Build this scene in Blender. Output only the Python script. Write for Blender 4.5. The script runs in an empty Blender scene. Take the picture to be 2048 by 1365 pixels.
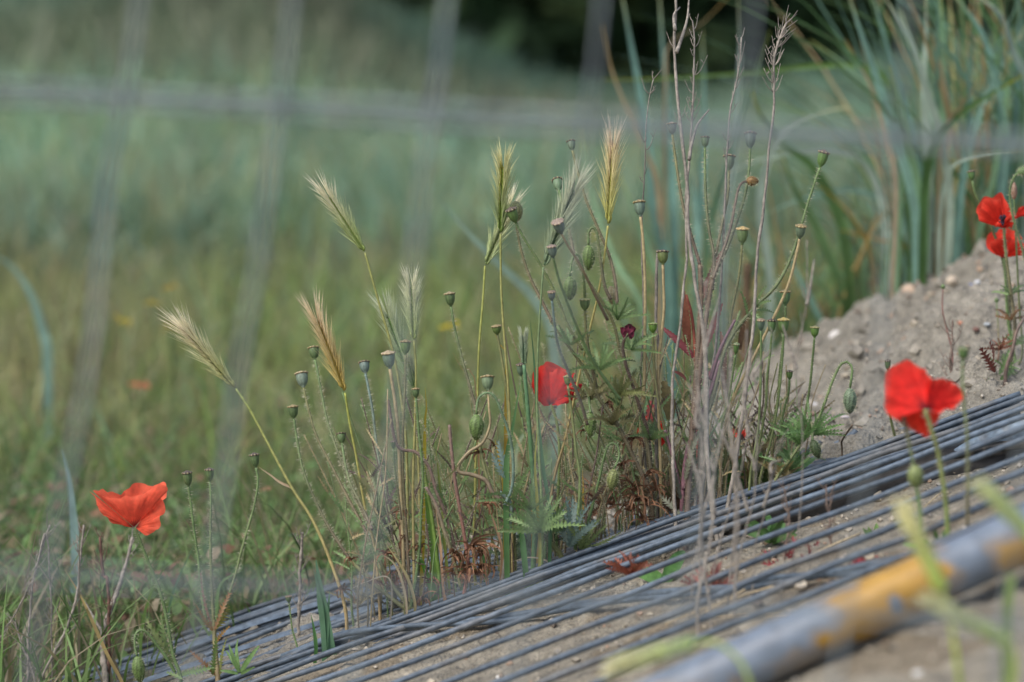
import bpy, math, random
import numpy as np
from mathutils import Vector
R = math.radians
C = bpy.context.scene.collection
S = bpy.context.scene
rnd = random.Random(7)
rng = np.random.default_rng(11)

# ------------------------------------------------------------------ camera
H = 0.42                      # camera height over the low ground, metres
PITCH = math.atan(582 / 6000)
FPX = 6000.0                  # focal length in photograph pixels (2048 wide)
cam_d = bpy.data.cameras.new('camera')
cam = bpy.data.objects.new('camera', cam_d)
C.objects.link(cam)
cam.location = (0, 0, H)
cam.rotation_euler = (R(90) - PITCH, 0, 0)
cam_d.sensor_width = 36
cam_d.lens = FPX / 2048 * 36
cam_d.clip_start = 0.05
cam_d.clip_end = 400
cam_d.dof.use_dof = True
cam_d.dof.focus_distance = 1.80
cam_d.dof.aperture_fstop = (cam_d.lens / 1000) / 0.0160
S.camera = cam

# ------------------------------------------------------------------ light
world = bpy.data.worlds.new('World')
S.world = world
world.use_nodes = True
wn = world.node_tree
bg = wn.nodes['Background']
sky = wn.nodes.new('ShaderNodeTexSky')
sky.sky_type = 'NISHITA'
sky.sun_disc = False
sky.sun_elevation = R(52)
sky.sun_rotation = R(-130)
sky.air_density = 1.0
sky.dust_density = 4.0
sky.ozone_density = 1.0
wn.links.new(sky.outputs[0], bg.inputs[0])
bg.inputs[1].default_value = 0.14
sd = bpy.data.lights.new('sun', 'SUN')
sd.energy = 1.35
sd.angle = R(35)
sd.color = (1.0, 0.99, 0.97)
sun = bpy.data.objects.new('sun', sd)
C.objects.link(sun)
# sun from the upper left, slightly behind the camera's left shoulder
sun.rotation_euler = Vector((math.sin(R(-130)) * math.cos(R(52)), math.cos(R(-130)) * math.cos(R(52)), math.sin(R(52)))).to_track_quat('Z', 'Y').to_euler()
S.view_settings.view_transform = 'Standard'
S.view_settings.look = 'None'
S.view_settings.exposure = 0.50
S.view_settings.gamma = 1
S.cycles.use_denoising = True
S.cycles.max_bounces = 6
S.cycles.transparent_max_bounces = 8
S.cycles.sample_clamp_indirect = 4

# ------------------------------------------------------------------ helpers
cp, sp = math.cos(PITCH), math.sin(PITCH)
def P(px, py, d):
    """the point that lies at depth d (metres) from the camera plane in the direction of a photograph pixel"""
    x = (px - 1024) / FPX * d
    u = -(py - 682.5) / FPX * d
    return np.array([x, d * cp + u * sp, H + u * cp - d * sp])
def PX(n, d=1.8):
    return n * d / FPX

def hash2(ix, iy, seed):
    h = (ix.astype(np.int64) * 374761393 + iy.astype(np.int64) * 668265263 + seed * 974634777) & 0x7fffffff
    h = ((h ^ (h >> 13)) * 1274126177) & 0x7fffffff
    h = (h ^ (h >> 16)) & 0xffff
    return h / 65535.0
def vnoise(x, y, f, seed=0):
    x = np.asarray(x) * f; y = np.asarray(y) * f
    ix = np.floor(x); iy = np.floor(y)
    fx = x - ix; fy = y - iy
    fx = fx * fx * (3 - 2 * fx); fy = fy * fy * (3 - 2 * fy)
    a = hash2(ix, iy, seed); b = hash2(ix + 1, iy, seed)
    c = hash2(ix, iy + 1, seed); e = hash2(ix + 1, iy + 1, seed)
    return (a * (1 - fx) + b * fx) * (1 - fy) + (c * (1 - fx) + e * fx) * fy
def sstep(a, b, x):
    t = np.clip((x - a) / (b - a), 0, 1)
    return t * t * (3 - 2 * t)

class MB:
    """collects vertices, faces and per-vertex colours; build() links them as ONE mesh object"""
    def __init__(s):
        s.v = []; s.c = []; s.f = []; s.n = 0
    def add(s, V, F, col):
        V = np.asarray(V, float).reshape(-1, 3)
        col = np.asarray(col, float)
        if col.ndim == 1:
            col = np.tile(col, (len(V), 1))
        s.v.append(V); s.c.append(col[:, :3])
        if isinstance(F, np.ndarray):
            s.f.append(F + s.n)
        else:
            by = {}
            for f in F:
                by.setdefault(len(f), []).append(f)
            for k in by:
                s.f.append(np.array(by[k], int) + s.n)
        s.n += len(V)
    def build(s, name, mat, parent=None, smooth=True):
        V = np.concatenate(s.v); Cc = np.clip(np.concatenate(s.c), 0, 1)
        if parent is not None:
            V = V - np.array(parent['_o'][:])
        me = bpy.data.meshes.new(name)
        me.vertices.add(len(V)); me.vertices.foreach_set('co', V.astype(np.float32).ravel())
        idx = np.concatenate([f.ravel() for f in s.f])
        tot = np.concatenate([np.full(len(f), f.shape[1]) for f in s.f])
        st = np.concatenate([[0], np.cumsum(tot)[:-1]])
        me.loops.add(len(idx)); me.loops.foreach_set('vertex_index', idx.astype(np.int32))
        me.polygons.add(len(tot))
        me.polygons.foreach_set('loop_start', st.astype(np.int32))
        me.polygons.foreach_set('loop_total', tot.astype(np.int32))
        me.polygons.foreach_set('use_smooth', np.full(len(tot), smooth))
        me.update(calc_edges=True)
        at = me.color_attributes.new('Col', 'FLOAT_COLOR', 'POINT')
        at.data.foreach_set('color', np.c_[Cc, np.ones(len(Cc))].astype(np.float32).ravel())
        me.materials.append(mat)
        o = bpy.data.objects.new(name, me)
        C.objects.link(o)
        if parent is not None:
            o.parent = PAR[parent['_k']]
        return o

PAR = {}
class Thing(dict):
    pass
def tag(o, label=None, cat=None, group=None, kind=None):
    if label: o['label'] = label
    if cat: o['category'] = cat
    if group: o['group'] = group
    if kind: o['kind'] = kind
    return o
def thing(name, label, cat, loc, group=None):
    e = bpy.data.objects.new(name, None)
    e.empty_display_size = 0.01
    C.objects.link(e)
    e.location = [float(a) for a in loc]
    tag(e, label, cat, group)
    k = len(PAR); PAR[k] = e
    return Thing(_o=np.array(loc, float), _k=k)
def sub(o, t):
    """handle that lets meshes be parented to a part o of thing t"""
    k = len(PAR); PAR[k] = o
    return Thing(_o=t['_o'], _k=k)

def smooth(pts, n):
    p = np.asarray(pts, float)
    if len(p) == 2:
        t = np.linspace(0, 1, n)[:, None]
        return p[0] * (1 - t) + p[1] * t
    q = np.vstack([2 * p[0] - p[1], p, 2 * p[-1] - p[-2]])
    seg = np.linalg.norm(np.diff(p, axis=0), axis=1); cum = np.r_[0, np.cumsum(seg)]
    s = np.linspace(0, cum[-1], n)
    i = np.clip(np.searchsorted(cum, s, side='right') - 1, 0, len(p) - 2)
    t = ((s - cum[i]) / np.maximum(seg[i], 1e-9))[:, None]
    a, b, c, d = q[i], q[i + 1], q[i + 2], q[i + 3]
    return 0.5 * (2 * b + (c - a) * t + (2 * a - 5 * b + 4 * c - d) * t ** 2 + (3 * b - a - 3 * c + d) * t ** 3)
def norm(v):
    return v / (np.linalg.norm(v, axis=-1, keepdims=True) + 1e-12)
def frames(p):
    t = norm(np.gradient(p, axis=0))
    up = np.array([0.13, 0.9, 0.2]) if abs(t[0][1]) < 0.8 else np.array([1.0, 0, 0])
    n = np.zeros_like(p); n[0] = norm(up - t[0] * up.dot(t[0]))
    for i in range(1, len(p)):
        v = n[i - 1] - t[i] * n[i - 1].dot(t[i]); n[i] = norm(v)
    return t, n, np.cross(t, n)
def tube(mb, p, r, sides=6, col=(.2, .2, .2), cap=True):
    p = np.asarray(p, float); m = len(p)
    r = np.broadcast_to(np.asarray(r, float), (m,))
    t, n, b = frames(p)
    a = np.arange(sides) * 2 * math.pi / sides
    V = p[:, None, :] + r[:, None, None] * (np.cos(a)[None, :, None] * n[:, None, :] + np.sin(a)[None, :, None] * b[:, None, :])
    V = V.reshape(-1, 3)
    i = np.arange(m - 1)[:, None] * sides; j = np.arange(sides)[None, :]; j2 = (j + 1) % sides
    F = np.stack([i + j, i + j2, i + sides + j2, i + sides + j], -1).reshape(-1, 4)
    col = np.asarray(col, float)
    if col.ndim == 2 and len(col) == m:
        cc = np.repeat(col, sides, axis=0)
    elif col.ndim == 1:
        cc = np.tile(col, (len(V), 1))
    else:
        cc = col
    mb.add(V, F, cc)
    if cap:
        for e, ring in ((0, np.arange(sides)[::-1]), (m - 1, (m - 1) * sides + np.arange(sides))):
            mb.f.append(np.array([ring]) + mb.n - len(V))
def lathe(mb, base, axis, prof, sides, colf, scallop=None):
    """prof: (h, r) along axis"""
    axis = norm(np.asarray(axis, float))
    u = norm(np.cross(axis, [0.3, 1, 0.1])); w = np.cross(axis, u)
    a = np.arange(sides) * 2 * math.pi / sides
    V = []; cc = []
    for k, (h, r) in enumerate(prof):
        rr = np.full(sides, r)
        if scallop: rr = rr * scallop(k, a)
        V.append(base + axis * h + rr[:, None] * (np.cos(a)[:, None] * u + np.sin(a)[:, None] * w))
        cc.append(np.array([colf(k, x) for x in a]))
    m = len(prof); V = np.concatenate(V); cc = np.concatenate(cc)
    i = np.arange(m - 1)[:, None] * sides; j = np.arange(sides)[None, :]; j2 = (j + 1) % sides
    F = np.stack([i + j, i + j2, i + sides + j2, i + sides + j], -1).reshape(-1, 4)
    mb.add(V, F, cc)
    mb.f.append(np.array([np.arange(sides)[::-1]]) + mb.n - len(V))
    mb.f.append(np.array([(m - 1) * sides + np.arange(sides)]) + mb.n - len(V))
def hairs(mb, p, r, per_m, ln, col, up=0.15):
    p = np.asarray(p); L = np.linalg.norm(np.diff(p, axis=0), axis=1).sum()
    n = int(L * per_m)
    if n < 1: return
    t, nn, b = frames(p)
    s = rng.uniform(0, len(p) - 1.001, n); i = s.astype(int); f = (s - i)[:, None]
    q = p[i] * (1 - f) + p[i + 1] * f
    a = rng.uniform(0, 2 * math.pi, n)[:, None]
    d = np.cos(a) * nn[i] + np.sin(a) * b[i]
    d = norm(d + t[i] * rng.normal(-up, 0.25, n)[:, None])
    rr = np.broadcast_to(np.asarray(r, float), (len(p),))[i][:, None]
    l = ln * rng.uniform(0.7, 1.35, n)[:, None]
    w = 0.00015
    q0 = q + d * rr * 0.8
    V = np.stack([q0 + t[i] * w, q0 - t[i] * w, q0 + d * l], 1).reshape(-1, 3)
    F = np.arange(3 * n).reshape(n, 3)
    mb.add(V, F, np.asarray(col))

def blades(mb, pos, hgt, wid, lean, az, droop, col, seg=5, tipcol=None):
    """many grass blades at once; pos Nx3, hgt/wid/lean/az/droop N, col Nx3"""
    N = len(pos)
    t = np.linspace(0, 1, seg + 1)[None, :, None]
    az = az[:, None, None]
    d = np.concatenate([np.cos(az), np.sin(az), np.zeros_like(az)], -1)
    h = hgt[:, None, None]; le = lean[:, None, None]; dr = droop[:, None, None]
    x = h * (le * t + dr * t ** 2.2)
    z = h * (t - 0.55 * dr * t ** 2.6)
    c = pos[:, None, :] + d * x + np.array([0, 0, 1.0]) * z
    fa = rng.uniform(0, math.pi, N)[:, None, None]
    side = np.concatenate([np.cos(fa), np.sin(fa), np.zeros_like(fa)], -1)
    w = wid[:, None, None] * (1 - t ** 1.8 * 0.96) * np.minimum(1, 0.55 + 2 * t) * 0.5
    V = np.stack([c - side * w, c + side * w], 2).reshape(-1, 3)
    k = np.arange(seg) * 2
    f = np.stack([k, k + 1, k + 3, k + 2], -1)[None]
    F = (f + (np.arange(N) * (seg + 1) * 2)[:, None, None]).reshape(-1, 4)
    cc = np.repeat(col[:, None, :], seg + 1, 1)
    if tipcol is not None:
        cc = cc * (1 - t ** 2) + tipcol[:, None, :] * t ** 2
    mb.add(V, F, np.repeat(cc, 2, axis=1).reshape(-1, 3))

def strip(mb, p, w, col, fold=0.25, face=None, tipcol=None):
    """one folded grass leaf along a path"""
    p = np.asarray(p); m = len(p)
    t = norm(np.gradient(p, axis=0))
    fc = np.array([0, -1.0, 0.3]) if face is None else np.asarray(face, float)
    side = norm(np.cross(t, fc)); nrm = np.cross(side, t)
    w = np.broadcast_to(np.asarray(w, float), (m,))[:, None] * 0.5
    V = np.stack([p - side * w, p - nrm * w * fold, p + side * w], 1).reshape(-1, 3)
    k = np.arange(m - 1) * 3
    F = np.concatenate([np.stack([k, k + 1, k + 4, k + 3], -1), np.stack([k + 1, k + 2, k + 5, k + 4], -1)])
    col = np.asarray(col, float)
    if tipcol is not None:
        s = np.linspace(0, 1, m)[:, None] ** 3
        col = col * (1 - s) + np.asarray(tipcol) * s
        col = np.repeat(col, 3, axis=0)
    mb.add(V, F, col)

# ------------------------------------------------------------------ materials
def mat_new(name):
    m = bpy.data.materials.new(name); m.use_nodes = True
    nt = m.node_tree; nt.nodes.clear()
    out = nt.nodes.new('ShaderNodeOutputMaterial')
    return m, nt, out
def mat_col(name, rough=0.5, trans=0.0, spec=0.4, nscale=300, namt=0.25, bump=0.0, metal=0.0, tint=(1, 1, 1), coat=0.0):
    """pigment from the colour attribute, broken up by noise; optional translucency"""
    m, nt, out = mat_new(name)
    at = nt.nodes.new('ShaderNodeVertexColor'); at.layer_name = 'Col'
    tc = nt.nodes.new('ShaderNodeTexCoord')
    no = nt.nodes.new('ShaderNodeTexNoise'); no.inputs['Scale'].default_value = nscale; no.inputs['Detail'].default_value = 4
    nt.links.new(tc.outputs['Object'], no.inputs['Vector'])
    mr = nt.nodes.new('ShaderNodeMapRange'); mr.inputs['From Min'].default_value = 0.25; mr.inputs['From Max'].default_value = 0.75
    mr.inputs['To Min'].default_value = 1 - namt; mr.inputs['To Max'].default_value = 1 + namt
    nt.links.new(no.outputs['Fac'], mr.inputs['Value'])
    mx = nt.nodes.new('ShaderNodeVectorMath'); mx.operation = 'SCALE'
    nt.links.new(at.outputs['Color'], mx.inputs[0]); nt.links.new(mr.outputs[0], mx.inputs['Scale'])
    b = nt.nodes.new('ShaderNodeBsdfPrincipled')
    b.inputs['Roughness'].default_value = rough
    b.inputs['Metallic'].default_value = metal
    b.inputs['Specular IOR Level'].default_value = spec
    nt.links.new(mx.outputs[0], b.inputs['Base Color'])
    if bump:
        bp = nt.nodes.new('ShaderNodeBump'); bp.inputs['Strength'].default_value = bump; bp.inputs['Distance'].default_value = 0.0008
        nt.links.new(no.outputs['Fac'], bp.inputs['Height']); nt.links.new(bp.outputs[0], b.inputs['Normal'])
    if trans > 0:
        tr = nt.nodes.new('ShaderNodeBsdfTranslucent'); nt.links.new(mx.outputs[0], tr.inputs['Color'])
        ms = nt.nodes.new('ShaderNodeMixShader'); ms.inputs[0].default_value = trans
        nt.links.new(b.outputs[0], ms.inputs[1]); nt.links.new(tr.outputs[0], ms.inputs[2]); nt.links.new(ms.outputs[0], out.inputs[0])
    else:
        nt.links.new(b.outputs[0], out.inputs[0])
    return m
M_stem = mat_col('stem_skin', 0.55, 0.1, nscale=400, namt=0.3)
M_leaf = mat_col('leaf_tissue', 0.5, 0.35, nscale=350, namt=0.3)
M_grass = mat_col('grass_leaf', 0.5, 0.45, nscale=60, namt=0.25)
M_ear = mat_col('barley_ear', 0.6, 0.35, nscale=500, namt=0.15)
M_petal = mat_col('poppy_petal', 0.6, 0.42, spec=0.15, nscale=220, namt=0.2, bump=0.45)
M_dry = mat_col('dead_wood', 0.85, 0.0, nscale=500, namt=0.4, bump=0.6)
M_dryleaf = mat_col('dead_leaf', 0.8, 0.25, nscale=400, namt=0.4)
M_pod = mat_col('seed_pod', 0.5, 0.0, nscale=700, namt=0.2, bump=0.25)
M_wire = mat_col('galvanised_wire', 0.5, 0.0, spec=0.35, nscale=220, namt=0.4, bump=0.5)
M_wood = mat_col('weathered_post', 0.85, 0.0, nscale=60, namt=0.4, bump=0.6)
M_shell = mat_col('snail_shell', 0.4, 0.0, nscale=500, namt=0.15)
M_stone = mat_col('pebble_stone', 0.75, 0.0, nscale=300, namt=0.25, bump=0.4)
M_hedge = mat_col('hedge_leaf', 0.85, 0.1, spec=0.08, nscale=3, namt=0.4)
M_bloom = mat_col('small_bloom', 0.6, 0.3)

def mat_ground():
    m, nt, out = mat_new('sandy_soil')
    at = nt.nodes.new('ShaderNodeVertexColor'); at.layer_name = 'Col'
    tc = nt.nodes.new('ShaderNodeTexCoord')
    n1 = nt.nodes.new('ShaderNodeTexNoise'); n1.inputs['Scale'].default_value = 900; n1.inputs['Detail'].default_value = 3
    n2 = nt.nodes.new('ShaderNodeTexNoise'); n2.inputs['Scale'].default_value = 130; n2.inputs['Detail'].default_value = 6
    vo = nt.nodes.new('ShaderNodeTexVoronoi'); vo.inputs['Scale'].default_value = 420
    for n in (n1, n2, vo): nt.links.new(tc.outputs['Object'], n.inputs['Vector'])
    ml = nt.nodes.new('ShaderNodeMath'); ml.operation = 'MULTIPLY'
    r1 = nt.nodes.new('ShaderNodeMapRange'); r1.inputs['From Min'].default_value = .3; r1.inputs['From Max'].default_value = .7; r1.inputs['To Min'].default_value = .7; r1.inputs['To Max'].default_value = 1.25
    r2 = nt.nodes.new('ShaderNodeMapRange'); r2.inputs['From Min'].default_value = .3; r2.inputs['From Max'].default_value = .7; r2.inputs['To Min'].default_value = .68; r2.inputs['To Max'].default_value = 1.18
    nt.links.new(n1.outputs['Fac'], r1.inputs['Value']); nt.links.new(n2.outputs['Fac'], r2.inputs['Value'])
    nt.links.new(r1.outputs[0], ml.inputs[0]); nt.links.new(r2.outputs[0], ml.inputs[1])
    sc = nt.nodes.new('ShaderNodeVectorMath'); sc.operation = 'SCALE'
    nt.links.new(at.outputs['Color'], sc.inputs[0]); nt.links.new(ml.outputs[0], sc.inputs['Scale'])
    b = nt.nodes.new('ShaderNodeBsdfPrincipled'); b.inputs['Roughness'].default_value = 0.95; b.inputs['Specular IOR Level'].default_value = 0.15
    nt.links.new(sc.outputs[0], b.inputs['Base Color'])
    ad = nt.nodes.new('ShaderNodeMath'); ad.operation = 'ADD'
    nt.links.new(n2.outputs['Fac'], ad.inputs[0]); nt.links.new(vo.outputs['Distance'], ad.inputs[1])
    bp = nt.nodes.new('ShaderNodeBump'); bp.inputs['Strength'].default_value = 0.8; bp.inputs['Distance'].default_value = 0.0022
    nt.links.new(ad.outputs[0], bp.inputs['Height']); nt.links.new(bp.outputs[0], b.inputs['Normal'])
    nt.links.new(b.outputs[0], out.inputs[0])
    return m
M_ground = mat_ground()

# ------------------------------------------------------------------ terrain
ctrl = [  # pixel, pixel, depth of bare ground that the photograph shows, (or under the wires with a drop)
    (647, 1365, 1.70), (1000, 1345, 1.63), (1300, 1285, 1.58), (1300, 1130, 1.78), (1000, 1190, 1.80), (1500, 1240, 1.52),
    (1700, 1190, 1.50), (1500, 1130, 1.66), (1650, 1075, 1.68), (1750, 1120, 1.58), (1900, 1035, 1.62), (2048, 985, 1.60), (1900, 1130, 1.45),
    (2048, 1250, 1.25), (1800, 1330, 1.25), (1500, 1420, 1.28), (1200, 1500, 1.30),
    (2048, 850, 1.84), (1900, 760, 1.93), (2048, 660, 2.04), (1950, 580, 2.13), (2048, 490, 2.34), (1900, 528, 2.36), (1820, 592, 2.42),
    (1650, 672, 2.52), (1500, 752, 2.55), (1700, 800, 2.10), (1750, 700, 2.25), (1500, 910, 2.02), (1600, 870, 2.04), (1380, 905, 2.25), (1350, 870, 2.5),
    (1300, 1010, 2.02), (1200, 1000, 2.15), (1180, 950, 2.35), (1700, 950, 1.86), (1500, 1010, 1.86),
    (900, 1170, 1.87), (700, 1230, 1.90), (500, 1290, 1.90), (300, 1370, 1.90), (500, 1380, 1.75), (100, 1440, 1.85), (820, 1235, 1.80),
]
cx = []; cz = []
for a, b, d in ctrl:
    p = P(a, b, d); cx.append(p[:2]); cz.append(p[2])
for x, y, z in [(-.3, 2.2, .012), (-.05, 2.3, .015), (-.4, 2.6, .0), (0, 2.7, .01), (.25, 3.0, .03), (.6, 3.0, .09), (.9, 3.0, .12), (-.8, 2.2, 0), (-.8, 3.2, 0), (0, 3.4, 0),
                (.6, 2.35, .27), (.8, 2.3, .31), (.62, 1.8, .25), (.9, 1.8, .31), (.6, 1.3, .24), (.9, 1.3, .30), (-.5, 1.8, .0), (-.5, 1.3, .0), (-.9, 1.2, 0),
                (-.15, 1.3, .02), (0, .8, .05), (.4, .8, .17), (.9, .7, .27), (-.4, .7, 0), (0, .2, .04), (.5, .2, .17), (-.5, .2, 0), (.9, .2, .25), (.5, 3.6, .03), (1.0, 3.6, .04), (1.1, 2.7, .2)]:
    cx.append((x, y)); cz.append(z)
cx = np.array(cx); cz = np.array(cz)
def tps(r2):
    return r2 * np.log(r2 + 1e-9)
_n = len(cx)
_K = tps(((cx[:, None] - cx[None]) ** 2).sum(-1)) + np.eye(_n) * 0.0006
_Pm = np.c_[np.ones(_n), cx]
_A = np.block([[_K, _Pm], [_Pm.T, np.zeros((3, 3))]])
_w = np.linalg.solve(_A, np.r_[cz, 0, 0, 0])
def far_ground(x, y):
    hill = 0.62 * sstep(.6, -1.2, x) * np.exp(-((y - 16) / 4.5) ** 2) + 0.03 * np.exp(-((y - 15) / 4) ** 2)
    hill = hill + 0.35 * sstep(1.2, 3.5, x) * sstep(4, 8, y) * sstep(30, 20, y)
    return hill + 0.03 * (vnoise(x, y, .6, 3) - .5) * sstep(4, 6, y)
def G(x, y):
    x = np.asarray(x, float); y = np.asarray(y, float); sh = x.shape
    xf = x.ravel(); yf = y.ravel()
    out = far_ground(xf, yf)
    wgt = sstep(1.3, .95, np.abs(xf)) * sstep(3.8, 3.3, yf) * sstep(-.4, .1, yf)
    m = wgt > 0
    if m.any():
        q = np.c_[xf[m], yf[m]]; z = np.empty(len(q))
        for s in range(0, len(q), 20000):
            qq = q[s:s + 20000]
            z[s:s + 20000] = tps(((qq[:, None] - cx[None]) ** 2).sum(-1)) @ _w[:_n] + _w[_n] + qq @ _w[_n + 1:]
        out[m] = out[m] * (1 - wgt[m]) + z * wgt[m]
    # the mound runs on to the right of the picture
    rt = sstep(.95, 1.3, xf) * sstep(3.4, 2.2, yf) * sstep(-2, 0, yf) * .3
    out = out + rt
    return out.reshape(sh)
def sandmask(x, y, z):
    return np.clip(sstep(.05, .085, z + .04 * sstep(1.97, 1.90, y) + .03 * (vnoise(x, y, 14, 5) - .5)) * sstep(3.0, 2.6, y) * sstep(-.35, -.2, x) * (1 - sstep(1.95, 2.05, y) * sstep(.16, .10, x + .03 * (vnoise(x, y, 30, 17) - .5))), 0, 1)
def lumps(x, y, m):
    back = sstep(1.78, 1.95, y)      # the dug-over bank behind the panels is coarser
    n = (vnoise(x, y, 24, 1) - .5) * .026 * back + (vnoise(x, y, 60, 2) - .5) * (.003 + .018 * back)
    r = np.abs(vnoise(x, y, 95, 4) - .5) * 2
    n = n + (r - .5) * (.002 + .007 * back) + (vnoise(x, y, 210, 6) - .5) * (.0016 + .0022 * back) + (vnoise(x, y, 420, 8) - .5) * .001
    return n * m
def axis(dense, lo, hi, a, b, step):
    core = np.arange(a, b, step)
    L = a - np.cumsum(step * 1.14 ** np.arange(1, 80)); L = L[L > lo][::-1]
    U = b + np.cumsum(step * 1.14 ** np.arange(1, 90)); U = U[U < hi]
    return np.r_[lo, L, core, U, hi]
gx = axis(1, -60, 60, -.22, .60, .0026)
gy = axis(1, -8, 120, 1.15, 2.62, .0030)
GX, GY = np.meshgrid(gx, gy)
GZ = G(GX, GY)
SM = sandmask(GX, GY, GZ)
GZ2 = GZ + lumps(GX, GY, SM) + (1 - SM) * (vnoise(GX, GY, 25, 9) - .5) * .01 * sstep(6, 3, GY)
sandc = np.array([.255, .240, .200])
soil = np.array([.10, .095, .06]); far = np.array([.085, .105, .055])
pn = vnoise(GX, GY, 18, 12)[..., None]; pn2 = vnoise(GX, GY, 70, 13)[..., None]
cs = sandc * (.84 + .26 * pn) * (.92 + .16 * pn2)
damp = (sstep(.62, .75, vnoise(GX, GY, 40, 15)) * .5 * sstep(1.9, 1.75, GY))[..., None]
cs = cs * (1 - damp) + np.array([.15, .115, .07]) * damp
lo_ = soil * (1 - sstep(3, 6, GY)[..., None]) + far * sstep(3, 6, GY)[..., None]
cs = cs * (1 + np.array([.06, .03, -.02]) * sstep(1.82, 1.70, GY)[..., None])
GC = cs * SM[..., None] + lo_ * (1 - SM[..., None])
nx, ny = len(gx), len(gy)
ii = (np.arange(ny - 1)[:, None] * nx + np.arange(nx - 1)[None, :])
GF = np.stack([ii, ii + 1, ii + nx + 1, ii + nx], -1).reshape(-1, 4)
mb = MB(); mb.add(np.stack([GX, GY, GZ2], -1).reshape(-1, 3), GF, GC.reshape(-1, 3))
tag(mb.build('ground', M_ground), kind='structure')
def g1(x, y):
    return float(G(np.array([x]), np.array([y]))[0])
# ------------------------------------------------------------------ far vegetation
def scatter(n, y0, y1, xw, seed, bias=1.0):
    r = np.random.default_rng(seed)
    y = y0 + (y1 - y0) * r.uniform(0, 1, n) ** bias
    x = r.uniform(-1, 1, n) * (xw + y * .22)
    return x, y, r
def mixcol(pal, r, n, var=.18):
    pal = np.array(pal); k = r.integers(0, len(pal), n)
    return pal[k] * (1 + r.normal(0, var, (n, 1))).clip(.4, 1.7)

# teal marram field
x, y, r = scatter(15000, 4.4, 11.5, .5, 21)
keep = vnoise(x, y, 2.4, 31) > .28
x, y = x[keep], y[keep]; n = len(x)
mb = MB()
col = mixcol([(.18, .39, .26), (.24, .45, .33), (.16, .33, .15), (.30, .38, .17)], r, n)
pt = vnoise(x, y, 1.3, 37)[:, None]; col = col * (.35 + 1.25 * pt) + np.array([.05, .03, .0]) * (vnoise(x, y, .9, 38)[:, None] > .6)
blades(mb, np.c_[x, y, G(x, y)], r.uniform(.15, .33, n) * sstep(4.2, 6, y) * (.7 + .5 * pt[:, 0]), r.uniform(.006, .015, n), r.uniform(0, .3, n), r.uniform(0, 6.28, n), r.uniform(0, .7, n), col, tipcol=mixcol([(.30, .42, .3), (.42, .38, .24)], r, n))
tag(mb.build('dune_grass', M_grass), 'dense blue-green dune grass filling the blurred middle distance', 'grass', kind='stuff')
# brownish dune grass on the rise
x, y, r = scatter(20000, 10.5, 21, 1.0, 22)
n = len(x); mb = MB()
br = sstep(.3, .7, vnoise(x, y, .8, 33))[:, None]; dk = (.45 + 1.0 * vnoise(x, y, .55, 34))[:, None]
c1 = mixcol([(.17, .20, .12), (.22, .24, .16), (.13, .18, .10)], r, n); c2 = mixcol([(.14, .26, .17), (.18, .30, .21)], r, n)
blades(mb, np.c_[x, y, G(x, y)], r.uniform(.10, .28, n), r.uniform(.012, .03, n), r.uniform(0, .4, n), r.uniform(0, 6.28, n), r.uniform(0, .8, n), (c1 * br + c2 * (1 - br)) * dk, seg=3)
tag(mb.build('rise_grass', M_grass), 'brownish grass covering the low dune at the back', 'grass', kind='stuff')
# mixed meadow grass nearer by
x, y, r = scatter(13000, 2.7, 5.0, .25, 23)
keep = (G(x, y) < .08)
x, y = x[keep], y[keep]; n = len(x); mb = MB()
br = np.clip(sstep(.25, .62, vnoise(x, y, 3.6, 35)) * .6 + r.uniform(-.15, .4, n), 0, 1)[:, None]
c1 = mixcol([(.42, .36, .19), (.32, .25, .13), (.48, .42, .25), (.32, .33, .12), (.22, .15, .09)], r, n); c2 = mixcol([(.24, .36, .10), (.18, .30, .07), (.31, .41, .14), (.20, .37, .19), (.29, .38, .10)], r, n)
hh = (.03 + .17 * r.uniform(0, 1, n) ** 1.4) * (.75 + .25 * sstep(2.8, 3.6, y)) 
blades(mb, np.c_[x, y, G(x, y)], hh, r.uniform(.0016, .0065, n), r.uniform(0, .45, n), r.uniform(0, 6.28, n), r.uniform(0, .9, n), c1 * br + c2 * (1 - br))
tag(mb.build('meadow_grass', M_grass), 'short mixed green and straw grass beyond the poppies', 'grass', kind='stuff')
# short grass among the ground cover
x, y, r = scatter(11500, 1.66, 3.1, .12, 24)
keep = (G(x, y) < .05) & ((y > 1.95) | (x < -.17 - .6 * (1.95 - y))) & (x < .12 + .12 * (y - 2))
x, y = x[keep], y[keep]; n = len(x); mb = MB()
blades(mb, np.c_[x, y, G(x, y)], r.uniform(.02, .13, n), r.uniform(.001, .003, n), r.uniform(0, .6, n), r.uniform(0, 6.28, n), r.uniform(0, .9, n),
       mixcol([(.15, .25, .07), (.19, .28, .10), (.28, .24, .13), (.10, .16, .05), (.36, .31, .20), (.17, .28, .09)], r, n))
tag(mb.build('low_grass', M_grass), 'sparse fine grass blades poking through the leafy ground cover', 'grass', kind='stuff')
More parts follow.
